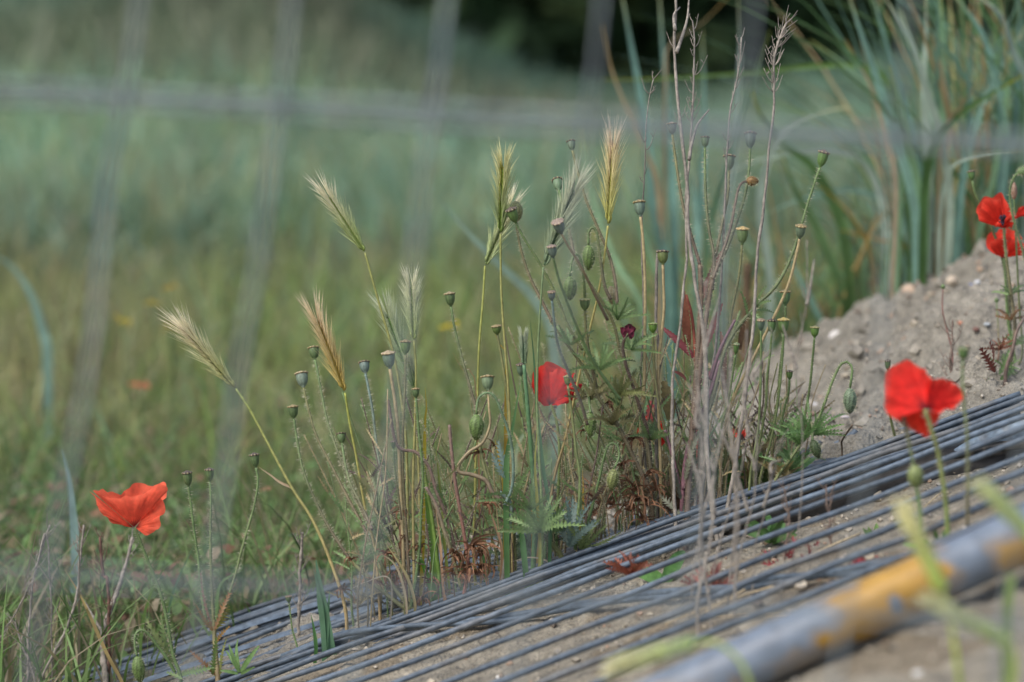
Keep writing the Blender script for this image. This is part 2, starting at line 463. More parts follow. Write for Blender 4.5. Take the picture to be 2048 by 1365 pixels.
# round-leaved ground cover
x, y, r = scatter(19000, 1.68, 3.4, .15, 25, 1.2)
keep = (G(x, y) < .045) & ((y > 2.02) | (x < -.19 - .6 * (2.02 - y))) & (x < .17) & (vnoise(x, y, 9, 41) > .28)
x, y = x[keep], y[keep]; n = len(x); mb = MB()
hz = r.uniform(.004, .045, n) * (.5 + vnoise(x, y, 7, 42))
cen = np.c_[x, y, G(x, y) + hz]; rad = r.uniform(.0022, .0062, n)
nrm = norm(np.c_[r.normal(0, .5, n), r.normal(-.25, .5, n), np.ones(n)])
u = norm(np.cross(nrm, r.normal(0, 1, (n, 3)))); w = np.cross(nrm, u)
a = np.arange(7) * 2 * math.pi / 7
V = cen[:, None] + rad[:, None, None] * (np.cos(a)[None, :, None] * u[:, None] * 1.25 + np.sin(a)[None, :, None] * w[:, None] * .8) + nrm[:, None] * (np.abs(np.sin(a))[None, :, None] * rad[:, None, None] * .25)
F = (np.arange(n)[:, None] * 7 + np.arange(7)[None])
ccol = mixcol([(.10, .19, .06), (.13, .23, .08), (.07, .13, .04), (.17, .27, .10), (.24, .13, .08), (.22, .19, .10), (.12, .21, .07), (.07, .13, .05), (.28, .23, .15)], r, n)
mb.add(V.reshape(-1, 3), F, np.repeat(ccol, 7, 0))
tag(mb.build('ground_cover', M_leaf), 'low leafy ground cover of small round green and reddish leaves', 'ground cover', kind='stuff')
# grass growing on the back of the mound at the right
x = rng.uniform(.16, 1.1, 9000); y = rng.uniform(2.6, 3.9, 9000); r = rng
n = len(x); mb = MB()
blades(mb, np.c_[x, y, G(x, y)], r.uniform(.04, .22, n), r.uniform(.0015, .005, n), r.uniform(0, .5, n), r.uniform(0, 6.28, n), r.uniform(0, .9, n),
       mixcol([(.15, .26, .08), (.12, .22, .10), (.42, .30, .13), (.20, .34, .10), (.13, .2, .13), (.30, .17, .08)], r, n))
tag(mb.build('bank_grass', M_grass), 'tangled green and orange-brown grass behind the crest of the sand bank', 'grass', kind='stuff')
# dark wood far behind
r = np.random.default_rng(29); n = 26000
x = r.uniform(-16, 16, n); z = r.uniform(0, 1, n) ** 1.4 * 5.5 * (.75 + .35 * vnoise(x, x * 0, .5, 50)); y = 27 + r.uniform(-1.2, 2.5, n) + 1.2 * (vnoise(x, z, .8, 51) - .5)
nrm = norm(r.normal(0, 1, (n, 3)) + np.array([0, -.6, .5])); u = norm(np.cross(nrm, r.normal(0, 1, (n, 3)))); w = np.cross(nrm, u)
s_ = r.uniform(.14, .34, n)[:, None]
cen = np.c_[x, y, z]
V = np.stack([cen - u * s_, cen - w * s_ * .6, cen + u * s_, cen + w * s_ * .6], 1)
mb = MB(); mb.add(V.reshape(-1, 3), np.arange(4 * n).reshape(n, 4), np.repeat(mixcol([(.03, .055, .028), (.022, .045, .02), (.045, .07, .03)], r, n), 4, 0))
tag(mb.build('far_wood', M_hedge), 'dark green wood standing behind the dunes', 'wood', kind='stuff')

# ------------------------------------------------------------------ wire-mesh panels lying on the sand
GREY = np.array([.074, .100, .130])
FENCE = np.array([.20, .235, .25])
def wirecol(k=1.0):
    return GREY * k * (1 + rnd.uniform(-.15, .15))
def wire(mb, pts, r, k=1.0, wob=.0006, n=70, sides=7, tone=None):
    p = smooth(pts, n)
    ph = rnd.uniform(0, 6); f = rnd.uniform(6, 16); s = np.linspace(0, 1, n)
    p[:, 2] += wob * np.sin(ph + f * s * 2) + wob * .6 * np.sin(ph * 2 + f * 3.1 * s)
    p[:, 1] += wob * np.cos(ph + f * s * 1.4)
    cc = (wirecol(k) if tone is None else tone * k) * (1 + .25 * (vnoise(s * 60 + ph * 9, s * 0, 1.0, 61)[:, None] - .4))
    p[:, 2] += .0012 * (vnoise(s * 9 + ph, s * 0, 1.0, 62) - .5); p[:, 1] += .002 * (vnoise(s * 7 + ph, s * 0, 1.0, 63) - .5)
    if tone is None:
        dirt = sstep(.60, .78, vnoise(s * 26 + ph * 3, s * 0 + ph, 1.0, 64))[:, None] * .35; cc = cc * (1 - dirt) + np.array([.19, .165, .125]) * dirt
    tube(mb, p, r, sides, cc)
def stretch(a, b, t0, t1):
    return a + (b - a) * t0, a + (b - a) * t1
def panel(name, label, wires, r, cross=(), frame=(), group='wire-mesh panels stacked on the sand'):
    base = wires[0][0]
    t = thing(name, label, 'wire mesh', base, group)
    m1 = MB()
    for w_ in wires: wire(m1, w_, r * rnd.uniform(.88, 1.05), rnd.uniform(.75, 1.3))
    m1.build('wire_mesh', M_wire, t)
    for w_, rr in cross:
        m2 = MB(); wire(m2, w_, rr, 1.25, wob=.0008); m2.build('cross_wire', M_wire, t)
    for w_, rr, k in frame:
        m3 = MB(); wire(m3, w_, rr, 1, wob=.0003, sides=20, tone=np.array([.028, .026, .024])); m3.build('frame_tube', M_wire, t)  # near-black tube colour paints in the shade below the wire bundle
    return t
# 1: the spread panel nearest the camera
y12 = [1096, 1113, 1130, 1151, 1177, 1207, 1246, 1284, 1322, 1362, 1404, 1448, 1494]
ws = []
for k, yy in enumerate(y12):
    d = 1.785 - .033 * k; sl = .355 + .0065 * k
    a = P(500, yy + 700 * sl, d + .0); b = P(1900, yy - 700 * sl, d - .01)
    mid = P(1200, yy + rnd.uniform(-2, 2), d - .004)
    e0 = a + (a - mid) * .55; e1 = b + (b - mid) * .35
    ws.append([e0, a, mid, b, e1])
for k in range(6):
    yy = y12[0] - 8 + k * 9; d = 1.80 - .008 * k; sl = .350 + .004 * k
    a = P(560, yy + 640 * sl + rnd.uniform(-4, 4), d); b = P(1800, yy - 600 * sl + rnd.uniform(-6, 6), d); m_ = P(1200, yy + rnd.uniform(-2, 2), d)
    ws.append([a + (a - m_) * .5, a, m_, b, b + (b - m_) * .4])
crs = []
cpx = [(560, 1330, 1.80), (690, 1276, 1.775), (830, 1262, 1.75), (990, 1243, 1.725), (1200, 1216, 1.68), (1400, 1190, 1.625), (1560, 1171, 1.58), (1700, 1150, 1.54), (1900, 1105, 1.49), (2100, 1060, 1.45)]
cw = [P(x_, y_, d_) + np.array([0, 0, .0028]) for x_, y_, d_ in cpx]
crs.append((cw, .0021)); crs.append(([c + np.array([.002, -.004, .0012 * (-1) ** i]) for i, c in enumerate(cw)], .0016))
panel('steel_mesh', 'grey wire-mesh panel spread out over the sand, parallel wires with bare sand between them', ws, .00185, crs)
# 2: bundle at the right, over the frame tube
ws = []
n2 = 16
for k in range(n2):
    f = k / (n2 - 1)
    y0 = 1064 + 30 * f + rnd.uniform(-3, 3); y1 = 818 + 140 * f ** 1.05 + rnd.uniform(-9, 9)
    d0 = 1.87 - .07 * f; d1 = 1.90 - .10 * f
    a = P(1250, y0, d0); b = P(2048, y1, d1); m = P(1640, y0 + (y1 - y0) * .485 + rnd.uniform(-3, 3), (d0 + d1) / 2)
    e0 = P(1000, y0 + 85 - 8 * f, d0 + .01)
    w_ = [e0, a, m, b, b + (b - m) * .6]
    if k == 2: w_ = [e0, a, m]
    if k == 0: w_ = [e0, a, P(1500, 975, 1.88), P(1820, 872, 1.89)]
    ws.append(w_)
ws += [[P(1250, 1088 + 5 * q_, 1.83), P(1640, 965 + 12 * q_, 1.83), P(2048, 850 + 22 * q_, 1.83), P(2300, 790 + 26 * q_, 1.83)] for q_ in range(5)]
ws += [[P(1300, 1046, 1.90), P(1600, 930, 1.90), P(1697, 872, 1.90), P(1712, 862, 1.90)], [P(1330, 1055, 1.89), P(1600, 942, 1.89), P(1745, 905, 1.89), P(1822, 868, 1.89)],
       [P(1560, 940, 1.91), P(1640, 884, 1.91)], [P(1640, 905, 1.9), P(1800, 862, 1.9), P(1917, 835, 1.9)], [P(1800, 840, 1.92), P(2016, 806, 1.92)]]
panel('steel_mesh', 'bundle of grey mesh wires fanning out on a shade-painted frame tube under the blurred poppy', ws, .0021,
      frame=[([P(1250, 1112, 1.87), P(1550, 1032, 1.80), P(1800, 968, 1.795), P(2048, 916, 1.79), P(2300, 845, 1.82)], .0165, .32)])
# pale split tube at the right edge
t = thing('steel_tube', 'pale galvanised tube with a slot of painted shade at the right edge above the wires', 'tube', P(2000, 880, 1.80))
m1 = MB(); wire(m1, [P(1890, 918, 1.785), P(1960, 888, 1.78), P(2048, 858, 1.775), P(2250, 800, 1.77)], [.0018 + .0062 * min(1, s * 3) for s in np.linspace(0, 1, 70)], 3.2, wob=.0001, sides=20)
m1.build('tube_wall', M_wire, t)
m1 = MB(); wire(m1, [P(1905, 916, 1.772), P(1980, 896, 1.768), P(2048, 889, 1.765), P(2250, 850, 1.76)], [.001 + .002 * min(1, s * 6) for s in np.linspace(0, 1, 70)], .06, wob=.0001, sides=10)  # solid near-black rod stands in for the shade inside the slot
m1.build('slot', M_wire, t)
# 3 and 4: older panels underneath at the lower left
def leftpanel(label, n, f0, f1, r, seed, lift):
    ws = []; r_ = random.Random(seed)
    for k in range(n):
        f = f0 + (f1 - f0) * k / (n - 1)
        d = 1.985 - .16 * f
        j = lambda s: r_.uniform(-s, s)
        a = P(250, 1308 + 150 * f + j(5), d); b = P(700, 1162 + 112 * f + j(4), d); c = P(1000, 1080 + 86 * f + j(4), d - .005); e = P(1290, 1032 + 62 * f + j(4), d - .01)
        up = np.array([0, 0, lift]) + np.array([0, 0, r_.uniform(-.003, .003)])
        w_ = [a + (a - b) * .55 + up, a + up, b + up, c + up, e + up, e + (e - c) * .8 - np.array([0, 0, .012])]
        if r_.random() < .25: w_ = w_[1:] if r_.random() < .5 else w_[:-2]
        ws.append(w_)
    panel('steel_mesh', label, ws, r)
leftpanel('closely packed grey wire-mesh panel under the left-hand plants, running down to the lower left', 19, 0, 1, .0018, 3, 0)
leftpanel('second layer of grey wires crossing askew beneath the plants at the lower left', 13, -.02, .96, .0019, 9, -.004)
m1 = MB(); t = thing('flat_bar', 'flat pale grey steel strip among the wires at the lower left', 'steel strip', P(500, 1270, 1.9))
for dy, dd in ((22, 1.93), (62, 1.87)):
    q = smooth([P(190, 1330 + dy, dd), P(600, 1193 + dy, dd), P(1000, 1088 + dy * .7, dd)], 50)
    strip(m1, q - np.array([0, 0, .001]), .005, GREY * 1.3, fold=.1, face=(0, -.5, 1))
m1.build('strip', M_wire, t)

# ------------------------------------------------------------------ painted tube in front
t = thing('fence_tube', 'blurred steel tube with flaking yellow paint lying in front of the wires', 'tube', P(1650, 1262, 1.31))
nL, nS = 420, 56
a0 = P(1180, 1470, 1.30); a1 = P(1700, 1232, 1.31); a2 = P(2048, 1072, 1.32)
q = smooth([a0 - (a2 - a0) * .35, a0, a1, a2, a2 + (a2 - a0) * .5], nL)
tt, nn_, bb = frames(q)
m1 = MB(); ang = np.arange(nS) * 2 * math.pi / nS
Rr = PX(56, 1.31)
V = q[:, None] + Rr * (np.cos(ang)[None, :, None] * nn_[:, None] + np.sin(ang)[None, :, None] * bb[:, None])
pxx = 1024 + (q[:, 0] / (q[:, 1] * cp + (H - q[:, 2]) * sp)) * FPX
PXX = np.repeat(pxx[:, None], nS, 1); AA = np.repeat(ang[None], nL, 0)
cy = np.cos(AA); sy = np.sin(AA)
nz = vnoise(PXX * .011 + cy * .9, sy * .9 + PXX * .003, 1.0, 71) * .6 + vnoise(PXX * .035 + cy * 2, sy * 2, 1.0, 72) * .4
zone = .06 + .78 * np.exp(-((PXX - 1775) / 95) ** 2) + .12 * np.exp(-((PXX - 1500) / 90) ** 2) * (V[..., 2] < q[:, None, 2]) + .2 * np.exp(-((PXX - 2010) / 50) ** 2) * (V[..., 2] < q[:, None, 2])
low = (V[..., 2] - q[:, None, 2]) / Rr
zone = zone - .14 * np.abs(low + .1) - .35 * np.exp(-((PXX - 1935) / 28) ** 2)
chip = np.exp(-(((PXX - 1775) / 15) ** 2 + ((low + .05) / .45) ** 2)) * .5
yv = nz * .45 + zone * .55 + .08 - chip
ym = (.30 * sstep(.28, .38, yv) + .70 * sstep(.42, .47, yv))[..., None]
steel = np.array([.155, .19, .235]) * (.85 + .3 * vnoise(PXX * .05, AA * 2, 1, 73))[..., None]
yel = np.array([.43, .25, .05]) * (.8 + .3 * vnoise(PXX * .03, AA * 3, 1, 74))[..., None]
cc = steel * (1 - ym) + yel * ym
i = np.arange(nL - 1)[:, None] * nS; j = np.arange(nS)[None]; j2 = (j + 1) % nS
F = np.stack([i + j, i + j2, i + nS + j2, i + nS + j], -1).reshape(-1, 4)
m1.add(V.reshape(-1, 3), F, cc.reshape(-1, 3))
m1.build('tube_wall', mat_col('flaking_paint', .38, 0, spec=.5, nscale=150, namt=.12, bump=.2), t)

# ------------------------------------------------------------------ upright mesh fence close to the camera
t = thing('mesh_fence', 'upright grey wire-mesh fence panel close to the camera, wires strongly blurred', 'fence', (0, .9, .05))
FD = .86
def fp(x_, y_): return P(x_, y_, FD)
hz = [(-700, 165), (0, 190), (1024, 238), (2048, 292), (2700, 330)]
for dy in (0, 960, -960, 1700):
    for off in (-13, 13):
        m1 = MB(); wire(m1, [fp(x_, y_ + dy + off + (40 if dy > 0 else 0) * 0 ) + np.array([0, .004, 0]) for x_, y_ in hz], .0012 if dy <= 0 else .0007, 1.0, wob=.0004, n=60, tone=FENCE); m1.build('cross_wire', M_wire, t)
for k in range(-3, 9):
    x0 = 278 + 308 * k; wv = rnd.uniform(-8, 8)
    lean = 172 - k * 12
    m1 = MB()
    wire(m1, [fp(x0 + lean * .5, -900), fp(x0, 0), fp(x0 - lean * .30 + wv, 350), fp(x0 - lean * .62 - wv, 720), fp(x0 - lean * 1.05, 1150), fp(x0 - lean * 1.7, 1700)], .00095 if k < 3 else .00065, 1.0, wob=.0012, n=60, tone=FENCE)
    m1.build('upright_wire', M_wire, t)

# ------------------------------------------------------------------ wooden stakes behind the bank
for (px_, yb, yt, w_, d, c_, lab) in ((1492, 730, 530, 22, 2.60, (.12, .08, .045), 'blurred orange-brown wooden stake behind the dry stems'),
                                  (1856, 600, 470, 40, 2.44, (.09, .06, .04), 'dark brown stake stump under the tall grass behind the crest of the sand bank')):
    t = thing('wooden_stake', lab, 'stake', P(px_, yb, d), 'wooden stakes behind the sand bank')
    m1 = MB(); p = smooth([P(px_ - 2, yb + 60, d), P(px_, (yb + yt) / 2, d), P(px_ + 3, yt, d)], 14)
    r0 = PX(w_ / 2, d)
    tube(m1, p, r0 * np.linspace(1.05, .85, 14) * rng.uniform(.93, 1.07, 14), 14, np.array(c_) * rng.uniform(.55, 1.3, (14, 1))); m1.build('shaft', M_wood, t)
    m1 = MB(); tube(m1, smooth([P(px_ + 3, yt, d), P(px_ + 3, yt - 5, d)], 3), [r0 * .93, r0 * .9, r0 * .5], 14, np.array(c_) * 1.4); m1.build('cut_top', M_wood, t)
# ------------------------------------------------------------------ poppy plants
GRN = np.array([.15, .23, .09]); OLV = np.array([.20, .21, .09]); PUR = np.array([.14, .10, .08]); BRN = np.array([.17, .13, .09]); STR = np.array([.42, .34, .18]); GLA = np.array([.17, .25, .22])
RED = np.array([.30, .08, .05]); DRY = np.array([.21, .11, .06]); TWG = np.array([.25, .225, .19])
cols = dict(g=GRN, o=OLV, p=PUR, b=BRN, s=STR, l=GLA, r=RED, d=DRY, t=TWG)
def path3(pts, d0, d1, n=None, ground=False):
    q = np.array(pts, float); L = np.r_[0, np.cumsum(np.linalg.norm(np.diff(q, axis=0), axis=1))]; L /= max(L[-1], 1e-6)
    p = [P(a, b, d0 + (d1 - d0) * s) for (a, b), s in zip(q, L)]
    if ground:
        e = p[-1]; z = g1(e[0], e[1]) - .006
        if e[2] > z + .004: p.append(np.array([e[0] + rnd.uniform(-.003, .003), e[1] + .002, z]))
    n = n or max(14, int(8 * len(p)))
    return smooth(p, n)
def stemcol(p, c0, c1):
    s = np.linspace(0, 1, len(p))[:, None]
    k = 1 + .35 * (vnoise(s * 14, s * 0, 1., rnd.randint(0, 999)) - .5)
    return (c0 * (1 - s) + c1 * s) * k
def stem(t, p, w0=5.0, w1=7.0, c0=GRN, c1=BRN, hair=True, name='stem', d=1.8, hl=7.5, mat=None):
    m = MB(); s = np.linspace(0, 1, len(p))
    r = PX((w0 * (1 - s) + w1 * s) / 2, d)
    tube(m, p, r, 7, stemcol(p, c0, c1))
    if hair: hairs(m, p, r, 2900, PX(hl, d), np.array([.45, .44, .31]))
    return m.build(name, mat or M_stem, t)
def capsule(t, base, axis, w, h, col=GRN * .8, lid=(.20, .13, .09), d=1.8):
    R0 = PX(w / 2, d); Hh = PX(h, d); m = MB()
    prof = [(-.02 * Hh, .16 * R0), (.03 * Hh, .30 * R0), (.08 * Hh, .26 * R0), (.16 * Hh, .52 * R0), (.32 * Hh, .80 * R0), (.55 * Hh, .96 * R0), (.75 * Hh, R0), (.88 * Hh, .97 * R0), (.95 * Hh, .9 * R0)]
    col = np.asarray(col)
    lathe(m, base, axis, prof, 18, lambda k, a: col * (.92 + .12 * math.cos(a * 9)))
    c = m.build('seed_capsule', M_pod, t)
    cs_ = sub(c, t); lid = np.array(lid); m = MB()
    ax = norm(np.asarray(axis, float))
    pr = [(.86 * Hh, .98 * R0), (.90 * Hh, 1.14 * R0), (.965 * Hh, 1.17 * R0), (.99 * Hh, 1.02 * R0), (1.03 * Hh, .62 * R0), (1.09 * Hh, .24 * R0), (1.11 * Hh, .05 * R0)]
    pale = np.array([.50, .44, .24])
    def lc(k, a):
        ray = .5 + .5 * math.cos(a * 9)
        return (lid * (1 - .8 * ray ** 2) + pale * .8 * ray ** 2) * (.55 if k == 0 else 1) if k < 3 else lid * (1 - .4 * ray ** 6) + pale * .4 * ray ** 6
    lathe(m, base, ax, pr, 54, lc, scallop=lambda k, a: 1 + (.07 if k in (1, 2, 3) else .0) * np.cos(a * 9))
    o = m.build('capsule_lid', M_pod, cs_)
def bud(t, top, axis, w, h, col=GRN, d=1.8, hair=True):
    R0 = PX(w / 2, d); Hh = PX(h, d); m = MB(); n = 22
    prof = [(Hh * s, R0 * max(.04, math.sin(math.pi * min(1, s) ** .9) ** .62)) for s in np.linspace(0.01, .99, n)]
    col = np.asarray(col)
    def cf(k, a):
        f = .5 + .6 * (math.cos(a * 9 + k * 1.3) * math.cos(k * 1.6) > -.1)
        s = k / n
        return col * f * (1 - .5 * max(0, s - .8)) + np.array([.12, .02, .0]) * max(0, s - .75)
    lathe(m, top, axis, prof, 26, cf, scallop=lambda k, a: 1 + .07 * np.cos(a * 9 + k * 1.3) * math.cos(k * 1.6))
    if hair:
        ax = norm(np.asarray(axis)); p = np.array([top + ax * Hh * s for s in np.linspace(.06, .94, 16)])
        rr = np.interp(np.linspace(.06, .94, 16), [x[0] / Hh for x in prof], [x[1] for x in prof])
        hairs(m, p, rr, 16000, PX(7, d), np.array([.42, .44, .28]), up=0)
    return m.build('bud', M_pod, t)

def leaf(m, p0, p1, w, kind='poppy', col=GRN, droop=.12, twist=None, d=1.8, tip=None):
    """a lobed leaf from p0 to p1 (3-D points); w in photo pixels"""
    p0 = np.asarray(p0); p1 = np.asarray(p1); W = PX(w, d)
    ax = p1 - p0; L = np.linalg.norm(ax); ax = ax / L
    fc = norm(np.array([rnd.uniform(-.6, .6), -1, rnd.uniform(-.2, .9)])); side = norm(np.cross(ax, fc)); nr = np.cross(side, ax)
    nl = max(4, int(L / max(W * .42, .002))) if kind != 'plain' else 8
    nl = min(nl, 13); ss = []; ww = []; sh = []
    for k in range(nl + 1):
        s = k / nl; env = math.sin(math.pi * min(1, .12 + .88 * s) ** .8) ** .7 if s < 1 else .02
        if kind == 'plain':
            ss.append(s); ww.append(env); sh.append(0)
        elif kind == 'red':
            ss += [s, min(1, s + .45 / nl)]; ww += [env * .78, env * 1.0]; sh += [0, .12]
        else:
            ss += [s, min(1, s + .5 / nl)]; ww += [max(.08, env * .17), env * rnd.uniform(.75, 1.2)]; sh += [0, .5]
    ss = np.array(ss); ww = np.array(ww) * W / 2; sh = np.array(sh) * W * .7
    cen = p0 + ax * (ss * L)[:, None] + np.array([0, 0, -1.0]) * (droop * L * ss ** 2)[:, None] + nr * (L * .10 * np.sin(ss * 2.6))[:, None]
    cr = nr * (ww * rnd.uniform(.1, .5))[:, None]
    Lf = cen + side * ww[:, None] + ax * sh[:, None] + cr; Rt = cen - side * ww[:, None] + ax * sh[:, None] + cr
    V = np.stack([Lf, cen, Rt], 1).reshape(-1, 3); k = np.arange(len(ss) - 1) * 3
    F = np.concatenate([np.stack([k, k + 1, k + 4, k + 3], -1), np.stack([k + 1, k + 2, k + 5, k + 4], -1)])
    c = np.tile(np.asarray(col, float), (len(V), 1))
    c[1::3] *= 1.25
    if tip is not None:
        s3 = np.repeat(ss, 3)[:, None] ** 1.5; c = c * (1 - s3) + np.asarray(tip) * s3
    m.add(V, F, c)
def leaf_part(t, a, b, w, d, kind='poppy', col=GRN, droop=.05, name='leaf', d2=None, tip=None):
    m = MB(); leaf(m, P(a[0], a[1], d), P(b[0], b[1], d2 or d + rnd.uniform(-.02, .02)), w, kind, np.asarray(col) * rnd.uniform(.85, 1.15), droop, d=d, tip=tip)
    return m.build(name, M_leaf, t)
def dried(t, x_, y_, s, d, n=5, col=DRY):
    n = int(n * 1.5)
    """a withered leaf: curled strips hanging from one point"""
    m = MB()
    for k in range(n):
        p = P(x_ + rnd.uniform(-4, 4), y_ + rnd.uniform(-4, 4), d); a = rnd.uniform(.2, 2.9); L = PX(s * rnd.uniform(.6, 1.2), d)
        pts = [p]; el = rnd.uniform(.3, 1.4); cr = rnd.uniform(.12, .42); aa = a if rnd.random() < .8 else -a
        for j in range(12):
            dr = np.array([math.cos(a) * math.cos(el), -math.sin(a) * math.cos(el) * .8, math.sin(el)])
            p = p + dr * L / 12; pts.append(p); el -= cr
            cr *= .93
        pts = smooth(pts, 22); wv = PX(rnd.uniform(4, 8), d) * (.5 + .5 * np.abs(np.sin(np.linspace(0, 9, 22) + rnd.uniform(0, 3)))) * np.linspace(1, .4, 22)
        strip(m, pts, wv, np.asarray(col) * rnd.uniform(.6, 1.5), fold=.5, face=(rnd.uniform(-1, 1), -1, rnd.uniform(-1, 1)))
    return m.build('withered_leaf', M_dryleaf, t)
def cluster(t, x_, y_, d, n, L, w, a0, a1, col=GRN, kind='poppy', droop=.15, tipc=None):
    if kind == 'poppy': n = int(n * 1.6); w = w * .72
    for k in range(n):
        a = a0 + (a1 - a0) * (k + rnd.uniform(.2, .8)) / n; l = L * rnd.uniform(.7, 1.15)
        leaf_part(t, (x_, y_), (x_ + math.cos(a) * l, y_ - math.sin(a) * l), w, d, kind, np.asarray(col) * rnd.uniform(.8, 1.25), droop, d2=d + rnd.uniform(-.03, .03), tip=tipc)

def petal(t, base, rim, d, bulge, col, mid=14, nu=44, blot=(.05, .01, .02), ruf=1.0, name='petal', fold=None):
    """a poppy petal: a cupped sheet from the flower's base (pixel) to its rim (pixels), bulging towards (-) or away (+) in depth"""
    q = smooth([(a, b, 0) for a, b in rim], nu)[:, :2]; b0 = np.array(base, float)
    u = np.linspace(0, 1, nu)[:, None]; v = np.linspace(0, 1, mid + 1)[None, :]
    sd_ = rnd.randint(0, 9999)
    X = b0[0] + (q[:, :1] - b0[0]) * v; Y = b0[1] + (q[:, 1:] - b0[1]) * v
    e = 4.5 * ruf * v ** 4
    X = X + e * np.sin(u * 17 + sd_) * .7; Y = Y + e * (np.sin(u * 23 + sd_ * 2) * .6 + (vnoise(u * 22, u * 0, 1, sd_) - .5) * 1.6)
    env = np.sin(math.pi * u) ** .8
    D = d + bulge * (np.sin(v * 1.75) * (.35 + .65 * env)) + bulge * .16 * np.sin(u * 7 + sd_) * v ** 2 + .0010 * ruf * v ** 3 * np.sin(u * 31 + sd_) + .0006 * (vnoise(u * 70 + v * 2, v * 3, 1, sd_ + 1) - .5) * np.minimum(1, v * 3)
    V = np.empty((nu, mid + 1, 3))
    x = (X - 1024) / FPX * D; w = -(Y - 682.5) / FPX * D
    V[..., 0] = x; V[..., 1] = D * cp + w * sp; V[..., 2] = H + w * cp - D * sp
    c = np.asarray(col) * (1 + .16 * (vnoise(u * 70, v * 2.5, 1, sd_ + 2) - .5) + .22 * (vnoise(u * 9, v * 5, 1, sd_ + 5) - .5))[..., None]
    c = c * np.array([1, 1, 1]) + (v ** 6)[..., None] * np.array([.04, .05, .03])
    bl = (sstep(.28, .06, v + .10 * np.abs(u - .5) + .05 * np.sin(u * 60)))[..., None]
    c = c * (1 - bl * .85) + np.array(blot) * bl * .85
    i = np.arange(nu - 1)[:, None] * (mid + 1); j = np.arange(mid)[None]
    F = np.stack([i + j, i + j + 1, i + mid + 2 + j, i + mid + 1 + j], -1).reshape(-1, 4)
    m = MB(); m.add(V.reshape(-1, 3), F, c.reshape(-1, 3))
    return m.build(name, M_petal, t)
def stamens(t, base, tips, d, col=(.03, .015, .03)):
    m = MB()
    for k in range(26):
        a = tips[rnd.randrange(len(tips))]; p = [P(*base, d), P((base[0] + a[0]) / 2 + rnd.uniform(-3, 3), (base[1] + a[1]) / 2, d), P(a[0] + rnd.uniform(-6, 6), a[1] + rnd.uniform(-6, 6), d + rnd.uniform(-.004, .004))]
        p = smooth(p, 6); tube(m, p, [PX(.8)] * 5 + [PX(2)], 5, np.array(col))
    m.build('stamens', M_pod, t)

def plant(label, base, d, group='poppy plants along the wires', name='poppy_plant', cat='poppy plant'):
    p = P(base[0], base[1], d); p[2] = min(p[2], g1(p[0], p[1]) + .003)
    return thing(name, label, cat, p, group)
def head(t, path, w=22, h=28, d0=1.8, d1=1.8, c0='g', c1='b', cap=None, lid=(.17, .12, .09), hair=True, ground=False, w0=5, w1=7, hl=7.5):
    """stem (path from the top down, pixels) that carries a seed capsule; the first path point is the capsule's foot"""
    p = path3(path, d0, d1, ground=ground)
    stem(t, p, w0, w1, cols[c0], cols[c1], hair, d=d0, hl=hl)
    ax = norm(p[0] - p[2]); ax = norm(ax * .7 + np.array([0, rnd.uniform(-.12, .2), .3]))
    capsule(t, p[0], ax, w, h, GRN * .72 if cap is None else np.array(cap), lid, d0)
def nod(t, path, w, h, d0=1.8, d1=1.8, c0='g', c1='b', col=(.13, .20, .06), ground=False, tilt=0.0, hair=True):
    p = path3(path, d0, d1, n=40, ground=ground)
    stem(t, p, 5, 7, cols[c0], cols[c1], True, d=d0)
    bud(t, p[0], np.array([tilt, rnd.uniform(-.1, .1), -1.0]), w, h, np.array(col), d0, hair)

DK = (.07, .05, .045); GD = (.24, .18, .08)
# --- flowering poppy at the lower left
CORAL = (.90, .125, .065)
t = plant('coral-red cupped poppy alone at the lower left, a hairy bud nodding at its foot', (365, 1362), 1.80)
petal(t, (268, 1055), [(184, 984), (196, 979), (212, 980), (232, 990), (256, 976), (285, 968), (310, 967), (332, 966), (336, 976), (330, 995)], 1.80, .012, np.array(CORAL) * .95)
petal(t, (268, 1056), [(181, 981), (188, 994), (193, 1008), (205, 1028), (226, 1045), (245, 1053)], 1.797, -.007, np.array(CORAL) * .92, ruf=.7)
petal(t, (268, 1055), [(186, 984), (202, 992), (232, 996), (262, 993), (290, 985), (312, 974), (326, 970), (334, 977), (322, 998), (306, 1016)], 1.796, -.011, np.array(CORAL), ruf=.7)
petal(t, (272, 1055), [(318, 990), (326, 1003), (329, 1022), (321, 1036), (321, 1050), (309, 1064), (293, 1071), (278, 1064)], 1.794, -.005, np.array(CORAL) * .97, ruf=.5)
stem(t, path3([(270, 1056), (285, 1095), (303, 1140), (322, 1190), (336, 1250), (346, 1310), (362, 1358)], 1.80, 1.80, ground=True), 6, 8, GRN, GRN * .8)
nod(t, [(274, 1312), (270, 1292), (271, 1270), (282, 1261), (296, 1268), (312, 1288), (330, 1312), (350, 1345)], 26, 56, 1.79, 1.80, 'g', 'g', tilt=.12)
leaf_part(t, (340, 1320), (295, 1235), 26, 1.80, col=(.16, .20, .08)); leaf_part(t, (345, 1330), (325, 1225), 22, 1.81, col=(.14, .20, .08)); leaf_part(t, (362, 1350), (430, 1330), 20, 1.80)
leaf_part(t, (365, 1358), (335, 1345), 14, 1.79, col=(.18, .27, .10))
